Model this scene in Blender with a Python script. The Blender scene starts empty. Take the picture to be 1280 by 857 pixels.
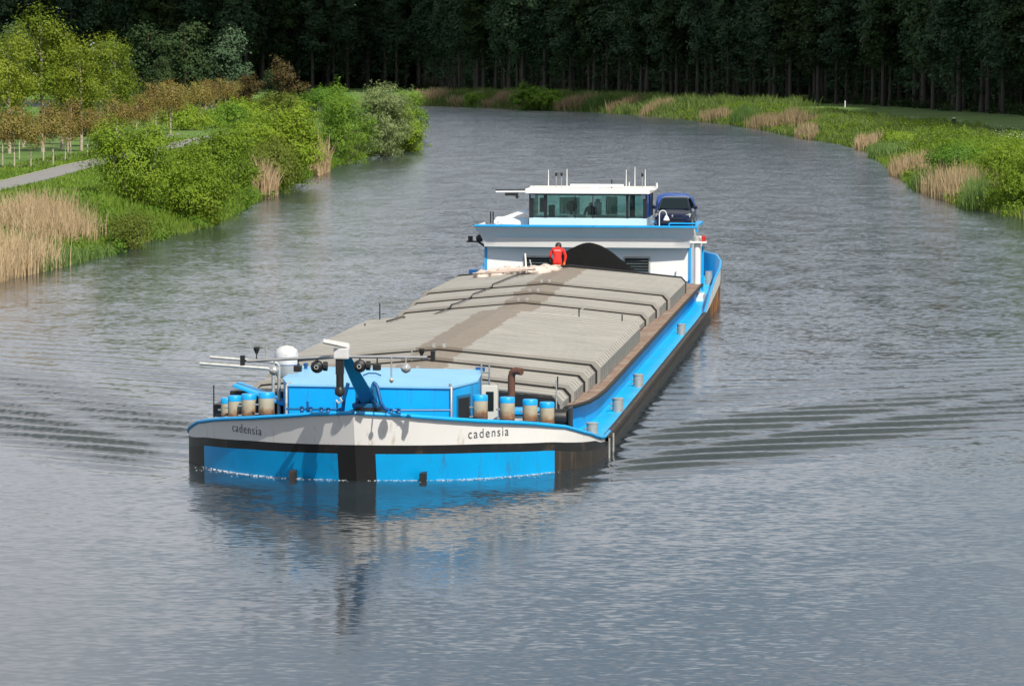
import bpy, bmesh, math, random
import numpy as np
from mathutils import Vector, Matrix
rnd = random.Random(7)
rng = np.random.default_rng(11)
scene = bpy.context.scene
C = scene.collection

# ------------------------------------------------------------------ camera
cam_d = bpy.data.cameras.new('camera')
cam = bpy.data.objects.new('camera', cam_d); C.objects.link(cam)
cam_d.sensor_width = 36.0; cam_d.lens = 123.75
cam_d.clip_start = 1.0; cam_d.clip_end = 20000
PITCH = math.radians(4.556)
cam.matrix_world = (Matrix.Translation((0, 0, 11.1)) @ Matrix.Rotation(math.pi / 2 - PITCH, 4, 'X')
                    @ Matrix.Rotation(0.002, 4, 'Z'))
scene.camera = cam

# ------------------------------------------------------------------ sky and sun
SUN = Vector((0.40, -0.90, 1.08)).normalized()
world = bpy.data.worlds.new('World'); scene.world = world; world.use_nodes = True
wn = world.node_tree; wn.nodes.clear()
def N(t, kind, **kw):
    n = t.nodes.new(kind)
    for k, v in kw.items():
        if k == 'inp':
            for i, val in v.items(): n.inputs[i].default_value = val
        else: setattr(n, k, v)
    return n
sky = N(wn, 'ShaderNodeTexSky', sky_type='NISHITA', sun_disc=False)
sky.sun_elevation = math.asin(SUN.z); sky.sun_rotation = math.atan2(SUN.x, SUN.y)
sky.air_density = 1.0; sky.dust_density = 1.5; sky.ozone_density = 1.0
tc = N(wn, 'ShaderNodeTexCoord'); sx = N(wn, 'ShaderNodeSeparateXYZ')
wn.links.new(tc.outputs['Generated'], sx.inputs[0])
zz = N(wn, 'ShaderNodeMath', operation='ABSOLUTE'); wn.links.new(sx.outputs[2], zz.inputs[0])
za = N(wn, 'ShaderNodeMath', operation='ADD', inp={1: 0.12}); wn.links.new(zz.outputs[0], za.inputs[0])
dx = N(wn, 'ShaderNodeMath', operation='DIVIDE'); dy = N(wn, 'ShaderNodeMath', operation='DIVIDE')
wn.links.new(sx.outputs[0], dx.inputs[0]); wn.links.new(za.outputs[0], dx.inputs[1])
wn.links.new(sx.outputs[1], dy.inputs[0]); wn.links.new(za.outputs[0], dy.inputs[1])
cb = N(wn, 'ShaderNodeCombineXYZ', inp={2: 3.7}); wn.links.new(dx.outputs[0], cb.inputs[0]); wn.links.new(dy.outputs[0], cb.inputs[1])
nz = N(wn, 'ShaderNodeTexNoise', inp={'Scale': 0.75, 'Detail': 6.0, 'Roughness': 0.55}); wn.links.new(cb.outputs[0], nz.inputs['Vector'])
rp = N(wn, 'ShaderNodeValToRGB'); rp.color_ramp.elements[0].position = 0.46; rp.color_ramp.elements[1].position = 0.62
lo = N(wn, 'ShaderNodeMapRange', inp={1: 0.0, 2: 0.9, 3: 0.15, 4: -0.08}); wn.links.new(zz.outputs[0], lo.inputs[0])
cov = N(wn, 'ShaderNodeMath', operation='ADD'); wn.links.new(nz.outputs[0], cov.inputs[0]); wn.links.new(lo.outputs[0], cov.inputs[1])
wn.links.new(cov.outputs[0], rp.inputs[0])
mixc = N(wn, 'ShaderNodeMixRGB'); mixc.inputs[2].default_value = (8.6, 8.85, 9.5, 1)
wn.links.new(rp.outputs[0], mixc.inputs[0]); wn.links.new(sky.outputs[0], mixc.inputs[1])
bg = N(wn, 'ShaderNodeBackground', inp={1: 0.085}); wo = N(wn, 'ShaderNodeOutputWorld')
wn.links.new(mixc.outputs[0], bg.inputs[0]); wn.links.new(bg.outputs[0], wo.inputs[0])
sun_d = bpy.data.lights.new('sun', 'SUN'); sun_d.energy = 5.0; sun_d.angle = math.radians(0.53); sun_d.color = (1, 0.94, 0.83)
sun = bpy.data.objects.new('sun', sun_d); C.objects.link(sun)
sun.rotation_euler = (-SUN).to_track_quat('-Z', 'Y').to_euler()
vs = scene.view_settings
vs.view_transform = 'Standard'; vs.look = 'None'; vs.exposure = 0.25; vs.gamma = 1.0; vs.use_curve_mapping = False
scene.cycles.max_bounces = 6; scene.cycles.transparent_max_bounces = 12
scene.cycles.sample_clamp_indirect = 6.0

# ------------------------------------------------------------------ materials
MATS = {}
def material(name):
    m = bpy.data.materials.new(name); m.use_nodes = True
    MATS[name] = m
    t = m.node_tree; b = t.nodes['Principled BSDF']
    return m, t, b
def rgba(c): return (c[0], c[1], c[2], 1)
def paint(name, col, rough=0.45, metal=0.0, var=0.10, vscale=1.5, dirt=None, dfac=0.0, dscale=2.5, streak=False, bump=0.0, bscale=30, spec=None):
    """painted or bare surface: large soft variation, optional dirt/rust patches or vertical streaks"""
    m, t, b = material(name)
    co = N(t, 'ShaderNodeTexCoord')
    n1 = N(t, 'ShaderNodeTexNoise', inp={'Scale': vscale, 'Detail': 5.0, 'Roughness': 0.6})
    t.links.new(co.outputs['Object'], n1.inputs['Vector'])
    mr = N(t, 'ShaderNodeMapRange', inp={1: 0.25, 2: 0.75, 3: 1 - var, 4: 1 + var}); t.links.new(n1.outputs[0], mr.inputs[0])
    mx = N(t, 'ShaderNodeMixRGB', blend_type='MULTIPLY'); mx.inputs[0].default_value = 1; mx.inputs[1].default_value = rgba(col)
    t.links.new(mr.outputs[0], mx.inputs[2])
    out = mx.outputs[0]
    if dirt is not None:
        mp = N(t, 'ShaderNodeMapping'); t.links.new(co.outputs['Object'], mp.inputs[0])
        if streak: mp.inputs['Scale'].default_value = (3.0, 3.0, 0.35)
        n2 = N(t, 'ShaderNodeTexNoise', inp={'Scale': dscale, 'Detail': 7.0, 'Roughness': 0.68}); t.links.new(mp.outputs[0], n2.inputs['Vector'])
        r = N(t, 'ShaderNodeValToRGB'); e = r.color_ramp.elements
        e[0].position = 0.66 - 0.3 * dfac; e[1].position = 0.80 - 0.25 * dfac
        t.links.new(n2.outputs[0], r.inputs[0])
        m2 = N(t, 'ShaderNodeMixRGB'); t.links.new(r.outputs[0], m2.inputs[0]); t.links.new(out, m2.inputs[1]); m2.inputs[2].default_value = rgba(dirt)
        out = m2.outputs[0]
    t.links.new(out, b.inputs['Base Color'])
    b.inputs['Roughness'].default_value = rough; b.inputs['Metallic'].default_value = metal
    if spec is not None: b.inputs['Specular IOR Level'].default_value = spec
    if bump:
        n3 = N(t, 'ShaderNodeTexNoise', inp={'Scale': bscale, 'Detail': 4.0}); t.links.new(co.outputs['Object'], n3.inputs['Vector'])
        bp = N(t, 'ShaderNodeBump', inp={'Strength': bump, 'Distance': 0.02}); t.links.new(n3.outputs[0], bp.inputs['Height'])
        t.links.new(bp.outputs[0], b.inputs['Normal'])
    return m
BLUE = (0.0, 0.325, 0.71)
paint('blue', BLUE, 0.40, var=0.12, vscale=0.7, dirt=(0.03, 0.16, 0.34), dfac=0.30, dscale=1.3, streak=True, bump=0.10, bscale=2.2)
paint('blue_deck', (0.0, 0.40, 0.76), 0.42, var=0.14, vscale=0.6, dirt=(0.16, 0.34, 0.48), dfac=0.32, dscale=2.2)
paint('blue_wall', (0.0, 0.30, 0.66), 0.42, var=0.12, vscale=0.8, dirt=(0.10, 0.20, 0.30), dfac=0.36, dscale=1.5, streak=True)
paint('blue_roof', (0.20, 0.46, 0.70), 0.40, var=0.08, vscale=0.7, dirt=(0.2, 0.38, 0.55), dfac=0.3, dscale=1.2)
paint('blue_steel', (0.01, 0.11, 0.24), 0.38, var=0.12, vscale=2)
paint('blue_dark', (0.0, 0.07, 0.22), 0.5, var=0.15, vscale=2)
paint('white', (0.72, 0.72, 0.71), 0.38, var=0.05, vscale=0.6, dirt=(0.42, 0.36, 0.28), dfac=0.12, dscale=1.1, streak=True)
paint('white_hull', (0.70, 0.69, 0.68), 0.36, var=0.05, vscale=0.5, dirt=(0.42, 0.33, 0.22), dfac=0.22, dscale=1.1, streak=True, bump=0.12, bscale=1.8)
paint('white_pink', (0.74, 0.68, 0.63), 0.45, var=0.05, vscale=1.0, dirt=(0.4, 0.34, 0.28), dfac=0.15)
paint('hatch_groove', (0.12, 0.11, 0.098), 0.7, 0.0, var=0.25, vscale=1.5)
paint('hatch_side', (0.20, 0.205, 0.20), 0.5, 0.2, var=0.15, vscale=2, dirt=(0.30, 0.22, 0.15), dfac=0.3, dscale=2)
paint('grey_white', (0.50, 0.50, 0.51), 0.45, var=0.12, vscale=4, dirt=(0.25, 0.2, 0.15), dfac=0.3, dscale=5)
paint('shaded_white', (0.48, 0.60, 0.68), 0.45, var=0.06)  # bluish shade under the roof put into the wheelhouse's white base
paint('cream', (0.52, 0.50, 0.45), 0.5, var=0.08)
paint('black_hull', (0.012, 0.012, 0.013), 0.5, var=0.2, vscale=1.0, dirt=(0.06, 0.045, 0.03), dfac=0.35, dscale=1.3)
paint('tar_hull', (0.03, 0.026, 0.023), 0.6, var=0.25, vscale=1.2, dirt=(0.11, 0.075, 0.045), dfac=0.3, dscale=0.9, streak=True, bump=0.15, bscale=6)
paint('rust_hull', (0.04, 0.03, 0.025), 0.6, var=0.25, vscale=1.2, dirt=(0.36, 0.14, 0.03), dfac=0.85, dscale=0.8)
paint('strake', (0.035, 0.027, 0.023), 0.65, var=0.3, vscale=2, dirt=(0.16, 0.10, 0.06), dfac=0.35, dscale=3, bump=0.2, bscale=12)
paint('rusty', (0.20, 0.13, 0.095), 0.8, var=0.3, vscale=2.5, dirt=(0.30, 0.25, 0.21), dfac=0.6, dscale=2, bump=0.2)
paint('rust_pipe', (0.12, 0.05, 0.028), 0.7, var=0.3, vscale=6)
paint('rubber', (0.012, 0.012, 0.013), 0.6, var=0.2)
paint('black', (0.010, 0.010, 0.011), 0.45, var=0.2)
paint('steel', (0.42, 0.42, 0.42), 0.35, 0.7, var=0.12, vscale=5)
paint('grey_box', (0.30, 0.31, 0.31), 0.5, var=0.12, vscale=3)
paint('galv', (0.36, 0.37, 0.36), 0.5, 0.3, var=0.22, vscale=6, dirt=(0.24, 0.17, 0.10), dfac=0.35, dscale=5)
paint('letters', (0.30, 0.31, 0.32), 0.28, 0.8, var=0.3, vscale=3)
paint('coal', (0.006, 0.006, 0.0065), 0.9, var=0.5, vscale=8, bump=1.0, bscale=9, spec=0.1)
paint('red_cloth', (0.62, 0.018, 0.012), 0.8, var=0.12, vscale=6)
paint('dark_cloth', (0.02, 0.022, 0.03), 0.85)
paint('navy_cloth', (0.02, 0.03, 0.09), 0.85)
paint('yellow_cloth', (0.5, 0.5, 0.2), 0.85)
paint('pale_cloth', (0.55, 0.54, 0.50), 0.85)
paint('skin', (0.50, 0.28, 0.19), 0.55)
paint('hair', (0.02, 0.014, 0.01), 0.6)
paint('orange_glove', (0.65, 0.20, 0.03), 0.7)
paint('rope', (0.50, 0.40, 0.34), 0.85, var=0.2, vscale=6)
paint('canvas', (0.55, 0.47, 0.42), 0.85, var=0.18, vscale=3, dirt=(0.42, 0.22, 0.17), dfac=0.4, dscale=4)
paint('tarp', (0.010, 0.06, 0.26), 0.55, var=0.15, vscale=1.5)
paint('car_paint', (0.012, 0.018, 0.05), 0.18, 0.3, var=0.05)
paint('chrome', (0.7, 0.7, 0.7), 0.15, 1.0)
paint('lamp_glass', (0.55, 0.56, 0.56), 0.08, 0.6)
paint('nav_red', (0.45, 0.02, 0.015), 0.4)
paint('foam', (0.52, 0.56, 0.58), 0.8)
paint('bark', (0.16, 0.13, 0.10), 0.9, var=0.3, vscale=3)
paint('bark_pale', (0.34, 0.29, 0.22), 0.9, var=0.3, vscale=3)
paint('bark_dark', (0.05, 0.043, 0.036), 0.9, var=0.3, vscale=2)
paint('stake', (0.38, 0.33, 0.25), 0.9, var=0.2, vscale=3)
paint('asphalt', (0.20, 0.195, 0.19), 0.9, var=0.10, vscale=0.4)
paint('kerb', (0.36, 0.33, 0.28), 0.9, var=0.1)
paint('interior', (0.30, 0.34, 0.33), 0.6)
paint('interior_pale', (0.65, 0.70, 0.62), 0.6)

def glass(name, tint, rough=0.02):
    m, t, b = material(name); t.nodes.remove(b)
    tr = N(t, 'ShaderNodeBsdfTransparent'); tr.inputs[0].default_value = rgba(tint)
    gl = N(t, 'ShaderNodeBsdfGlossy', inp={'Roughness': rough}); gl.inputs[0].default_value = (0.9, 0.95, 0.95, 1)
    fr = N(t, 'ShaderNodeFresnel', inp={0: 1.5}); mx = N(t, 'ShaderNodeMixShader')
    t.links.new(fr.outputs[0], mx.inputs[0]); t.links.new(tr.outputs[0], mx.inputs[1]); t.links.new(gl.outputs[0], mx.inputs[2])
    t.links.new(mx.outputs[0], t.nodes['Material Output'].inputs[0])
    return m
glass('wheel_glass', (0.76, 0.93, 0.90)); glass('car_glass', (0.25, 0.30, 0.35))
paint('dark_glass', (0.012, 0.018, 0.02), 0.06, var=0.05)

# hatch covers: weathered aluminium with a darker walkway painted along the ridge
m, t, b = material('hatch')
co = N(t, 'ShaderNodeTexCoord'); sp = N(t, 'ShaderNodeSeparateXYZ'); t.links.new(co.outputs['Object'], sp.inputs[0])
mp = N(t, 'ShaderNodeMapping'); mp.inputs['Scale'].default_value = (0.01, 2.0, 0.01); t.links.new(co.outputs['Object'], mp.inputs[0])
wn1 = N(t, 'ShaderNodeTexWhiteNoise', noise_dimensions='1D'); fl = N(t, 'ShaderNodeMath', operation='FLOOR')
ml = N(t, 'ShaderNodeMath', operation='MULTIPLY', inp={1: 1.39}); t.links.new(sp.outputs[1], ml.inputs[0]); t.links.new(ml.outputs[0], fl.inputs[0]); t.links.new(fl.outputs[0], wn1.inputs['W'])
wj = N(t, 'ShaderNodeMath', operation='MULTIPLY_ADD', inp={1: 0.14, 2: 0.68}); t.links.new(wn1.outputs[0], wj.inputs[0])
ab = N(t, 'ShaderNodeMath', operation='ABSOLUTE'); t.links.new(sp.outputs[0], ab.inputs[0])
lt = N(t, 'ShaderNodeMath', operation='LESS_THAN'); t.links.new(ab.outputs[0], lt.inputs[0]); t.links.new(wj.outputs[0], lt.inputs[1])
n1 = N(t, 'ShaderNodeTexNoise', inp={'Scale': 0.5, 'Detail': 6.0, 'Roughness': 0.65}); t.links.new(co.outputs['Object'], n1.inputs['Vector'])
mp2 = N(t, 'ShaderNodeMapping'); mp2.inputs['Scale'].default_value = (0.5, 5.0, 0.5); t.links.new(co.outputs['Object'], mp2.inputs[0])
n2 = N(t, 'ShaderNodeTexNoise', inp={'Scale': 1.2, 'Detail': 5.0}); t.links.new(mp2.outputs[0], n2.inputs['Vector'])
c1 = N(t, 'ShaderNodeMixRGB'); c1.inputs[1].default_value = (0.225, 0.212, 0.192, 1); c1.inputs[2].default_value = (0.36, 0.342, 0.308, 1); t.links.new(n1.outputs[0], c1.inputs[0])
mr = N(t, 'ShaderNodeMapRange', inp={1: 0.3, 2: 0.7, 3: 0.86, 4: 1.10}); t.links.new(n2.outputs[0], mr.inputs[0])
c2 = N(t, 'ShaderNodeMixRGB', blend_type='MULTIPLY'); c2.inputs[0].default_value = 1; t.links.new(c1.outputs[0], c2.inputs[1]); t.links.new(mr.outputs[0], c2.inputs[2])
c3 = N(t, 'ShaderNodeMixRGB'); c3.inputs[2].default_value = (0.195, 0.163, 0.132, 1); t.links.new(lt.outputs[0], c3.inputs[0]); t.links.new(c2.outputs[0], c3.inputs[1])
t.links.new(c3.outputs[0], b.inputs['Base Color']); b.inputs['Roughness'].default_value = 0.5; b.inputs['Metallic'].default_value = 0.15

# mooring post: blue paint worn to cream and rust
m, t, b = material('worn_post')
co = N(t, 'ShaderNodeTexCoord'); sp = N(t, 'ShaderNodeSeparateXYZ'); t.links.new(co.outputs['Object'], sp.inputs[0])
n1 = N(t, 'ShaderNodeTexNoise', inp={'Scale': 7.0, 'Detail': 5.0}); oi = N(t, 'ShaderNodeObjectInfo')
av = N(t, 'ShaderNodeVectorMath', operation='ADD'); t.links.new(co.outputs['Object'], av.inputs[0]); t.links.new(oi.outputs['Location'], av.inputs[1]); t.links.new(av.outputs[0], n1.inputs['Vector'])
ad = N(t, 'ShaderNodeMath', operation='MULTIPLY_ADD', inp={1: 0.35, 2: -0.17}); t.links.new(n1.outputs[0], ad.inputs[0])
ad2 = N(t, 'ShaderNodeMath', operation='ADD'); t.links.new(ad.outputs[0], ad2.inputs[0]); t.links.new(sp.outputs[2], ad2.inputs[1])
r = N(t, 'ShaderNodeValToRGB'); t.links.new(ad2.outputs[0], r.inputs[0])
e = r.color_ramp.elements; e[0].position = 0.22; e[0].color = (0.09, 0.045, 0.025, 1); e[1].position = 0.66; e[1].color = (0.40, 0.37, 0.28, 1)
x = e.new(0.33); x.color = (0.22, 0.11, 0.05, 1); x = e.new(0.46); x.color = (0.34, 0.28, 0.19, 1)
t.links.new(r.outputs[0], b.inputs['Base Color']); b.inputs['Roughness'].default_value = 0.6

def leafmat(name, col, col2, trans=0.35, nscale=0.45, rough=0.55):
    m, t, b = material(name)
    co = N(t, 'ShaderNodeTexCoord'); oi = N(t, 'ShaderNodeObjectInfo')
    ns = N(t, 'ShaderNodeTexNoise', inp={'Scale': nscale, 'Detail': 4.0, 'Roughness': 0.7}); t.links.new(co.outputs['Object'], ns.inputs['Vector'])
    ad = N(t, 'ShaderNodeMath', operation='MULTIPLY_ADD', inp={1: 0.30, 2: -0.15}); t.links.new(oi.outputs['Random'], ad.inputs[0])
    sm = N(t, 'ShaderNodeMath', operation='ADD'); t.links.new(ns.outputs[0], sm.inputs[0]); t.links.new(ad.outputs[0], sm.inputs[1])
    r = N(t, 'ShaderNodeValToRGB'); e = r.color_ramp.elements
    e[0].position = 0.30; e[0].color = rgba(col); e[1].position = 0.70; e[1].color = rgba(col2); t.links.new(sm.outputs[0], r.inputs[0])
    t.links.new(r.outputs[0], b.inputs['Base Color']); b.inputs['Roughness'].default_value = rough; b.inputs['Specular IOR Level'].default_value = 0.08 if name in ('leaf_dark', 'leaf_mid', 'leaf_brown') else 0.2
    tl = N(t, 'ShaderNodeBsdfTranslucent'); mx = N(t, 'ShaderNodeMixShader', inp={0: trans})
    t.links.new(r.outputs[0], tl.inputs[0]); t.links.new(b.outputs[0], mx.inputs[1]); t.links.new(tl.outputs[0], mx.inputs[2])
    t.links.new(mx.outputs[0], t.nodes['Material Output'].inputs[0])
    return m
leafmat('leaf_bright', (0.13, 0.215, 0.016), (0.25, 0.35, 0.03), nscale=0.5, trans=0.42)
leafmat('leaf_spring', (0.13, 0.19, 0.015), (0.29, 0.33, 0.035), nscale=0.4, trans=0.42)
leafmat('leaf_willow', (0.15, 0.21, 0.07), (0.25, 0.31, 0.13), nscale=0.5, trans=0.4)
leafmat('leaf_green', (0.08, 0.18, 0.018), (0.17, 0.29, 0.03), nscale=0.5, trans=0.4)
leafmat('leaf_olive', (0.11, 0.15, 0.02), (0.20, 0.24, 0.04), nscale=0.6, trans=0.4)
leafmat('leaf_bronze', (0.16, 0.105, 0.032), (0.25, 0.215, 0.055), nscale=0.6)
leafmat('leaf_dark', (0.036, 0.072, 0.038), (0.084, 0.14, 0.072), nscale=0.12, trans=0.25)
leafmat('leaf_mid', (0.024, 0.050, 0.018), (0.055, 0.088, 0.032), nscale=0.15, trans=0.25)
leafmat('leaf_brown', (0.06, 0.045, 0.02), (0.10, 0.08, 0.03), nscale=0.3)
leafmat('reed_dry', (0.36, 0.26, 0.15), (0.55, 0.43, 0.27), nscale=0.8, trans=0.3)
leafmat('reed_far', (0.24, 0.18, 0.10), (0.38, 0.30, 0.18), nscale=0.5, trans=0.3)
leafmat('reed_green', (0.07, 0.14, 0.03), (0.16, 0.25, 0.07), nscale=0.8, trans=0.3)
leafmat('grass_blade', (0.07, 0.14, 0.015), (0.17, 0.26, 0.03), nscale=0.25, trans=0.3)
leafmat('grass_far', (0.05, 0.10, 0.022), (0.12, 0.17, 0.04), nscale=0.12, trans=0.3)

# ground
m, t, b = material('ground')
co = N(t, 'ShaderNodeTexCoord')
n1 = N(t, 'ShaderNodeTexNoise', inp={'Scale': 0.08, 'Detail': 8.0, 'Roughness': 0.7}); t.links.new(co.outputs['Object'], n1.inputs['Vector'])
n2 = N(t, 'ShaderNodeTexNoise', inp={'Scale': 1.6, 'Detail': 5.0, 'Roughness': 0.7}); t.links.new(co.outputs['Object'], n2.inputs['Vector'])
r = N(t, 'ShaderNodeValToRGB'); e = r.color_ramp.elements; e[0].position = 0.3; e[0].color = (0.05, 0.11, 0.014, 1); e[1].position = 0.72; e[1].color = (0.12, 0.21, 0.028, 1)
t.links.new(n1.outputs[0], r.inputs[0])
mr = N(t, 'ShaderNodeMapRange', inp={1: 0.25, 2: 0.75, 3: 0.6, 4: 1.35}); t.links.new(n2.outputs[0], mr.inputs[0])
mu = N(t, 'ShaderNodeMixRGB', blend_type='MULTIPLY'); mu.inputs[0].default_value = 1; t.links.new(r.outputs[0], mu.inputs[1]); t.links.new(mr.outputs[0], mu.inputs[2])
ge = N(t, 'ShaderNodeNewGeometry'); sg = N(t, 'ShaderNodeSeparateXYZ'); t.links.new(ge.outputs['Position'], sg.inputs[0])
lw = N(t, 'ShaderNodeMapRange', inp={1: 0.25, 2: 0.7, 3: 1.0, 4: 0.0}); t.links.new(sg.outputs[2], lw.inputs[0])
mud = N(t, 'ShaderNodeMixRGB'); mud.inputs[2].default_value = (0.07, 0.05, 0.03, 1); t.links.new(lw.outputs[0], mud.inputs[0]); t.links.new(mu.outputs[0], mud.inputs[1])
t.links.new(mud.outputs[0], b.inputs['Base Color']); b.inputs['Roughness'].default_value = 0.95
bp = N(t, 'ShaderNodeBump', inp={'Strength': 0.8, 'Distance': 0.3}); t.links.new(n2.outputs[0], bp.inputs['Height']); t.links.new(bp.outputs[0], b.inputs['Normal'])

# water: murky, glossy, wind ripples as relief
m, t, b = material('water')
b.inputs['Base Color'].default_value = (0.020, 0.029, 0.036, 1); b.inputs['IOR'].default_value = 1.333
co = N(t, 'ShaderNodeTexCoord')
def wslope(scale, sx_, sy_, rot, det, amp):
    mp = N(t, 'ShaderNodeMapping'); mp.inputs['Scale'].default_value = (sx_, sy_, 1); mp.inputs['Rotation'].default_value = (0, 0, rot)
    t.links.new(co.outputs['Object'], mp.inputs[0])
    n = N(t, 'ShaderNodeTexNoise', inp={'Scale': scale, 'Detail': det, 'Roughness': 0.5}); t.links.new(mp.outputs[0], n.inputs['Vector'])
    sb = N(t, 'ShaderNodeVectorMath', operation='SUBTRACT'); sb.inputs[1].default_value = (.5, .5, .5); t.links.new(n.outputs['Color'], sb.inputs[0])
    mu = N(t, 'ShaderNodeVectorMath', operation='MULTIPLY'); mu.inputs[1].default_value = (amp * .8, amp, 0); t.links.new(sb.outputs[0], mu.inputs[0])
    return mu.outputs[0]
wa = wslope(7.5, 0.45, 1.0, 0.10, 2.0, 0.27); wb_ = wslope(2.2, 0.45, 1.0, -0.15, 1.0, 0.06)
wc = N(t, 'ShaderNodeTexNoise', inp={'Scale': 0.045, 'Detail': 3.0}); t.links.new(co.outputs['Object'], wc.inputs['Vector'])
pm_ = N(t, 'ShaderNodeMapRange', inp={1: 0.35, 2: 0.65, 3: 0.6, 4: 1.15}); t.links.new(wc.outputs[0], pm_.inputs[0])
wg_ = wslope(0.55, 0.8, 0.5, 0.25, 2.0, 0.075)
s0_ = N(t, 'ShaderNodeVectorMath', operation='ADD'); t.links.new(wa, s0_.inputs[0]); t.links.new(wb_, s0_.inputs[1])
sm_ = N(t, 'ShaderNodeVectorMath', operation='ADD'); t.links.new(s0_.outputs[0], sm_.inputs[0]); t.links.new(wg_, sm_.inputs[1])
so_ = N(t, 'ShaderNodeSeparateXYZ'); t.links.new(co.outputs['Object'], so_.inputs[0])
ex_ = N(t, 'ShaderNodeMapRange', inp={1: 75.0, 2: 240.0, 3: 0.50, 4: 2.1}); t.links.new(so_.outputs[1], ex_.inputs[0])   # sheltered under the bridge, breezier in the open reach
rg_ = N(t, 'ShaderNodeMapRange', inp={1: 80.0, 2: 300.0, 3: 0.09, 4: 0.15}); t.links.new(so_.outputs[1], rg_.inputs[0]); t.links.new(rg_.outputs[0], b.inputs['Roughness'])
pe_ = N(t, 'ShaderNodeMath', operation='MULTIPLY'); t.links.new(pm_.outputs[0], pe_.inputs[0]); t.links.new(ex_.outputs[0], pe_.inputs[1])
sc_ = N(t, 'ShaderNodeVectorMath', operation='SCALE'); t.links.new(sm_.outputs[0], sc_.inputs[0]); t.links.new(pe_.outputs[0], sc_.inputs['Scale'])
ge = N(t, 'ShaderNodeNewGeometry'); an = N(t, 'ShaderNodeVectorMath', operation='ADD'); t.links.new(ge.outputs['Normal'], an.inputs[0]); t.links.new(sc_.outputs[0], an.inputs[1])
nn_ = N(t, 'ShaderNodeVectorMath', operation='NORMALIZE'); t.links.new(an.outputs[0], nn_.inputs[0]); t.links.new(nn_.outputs[0], b.inputs['Normal'])
M = MATS

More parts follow.
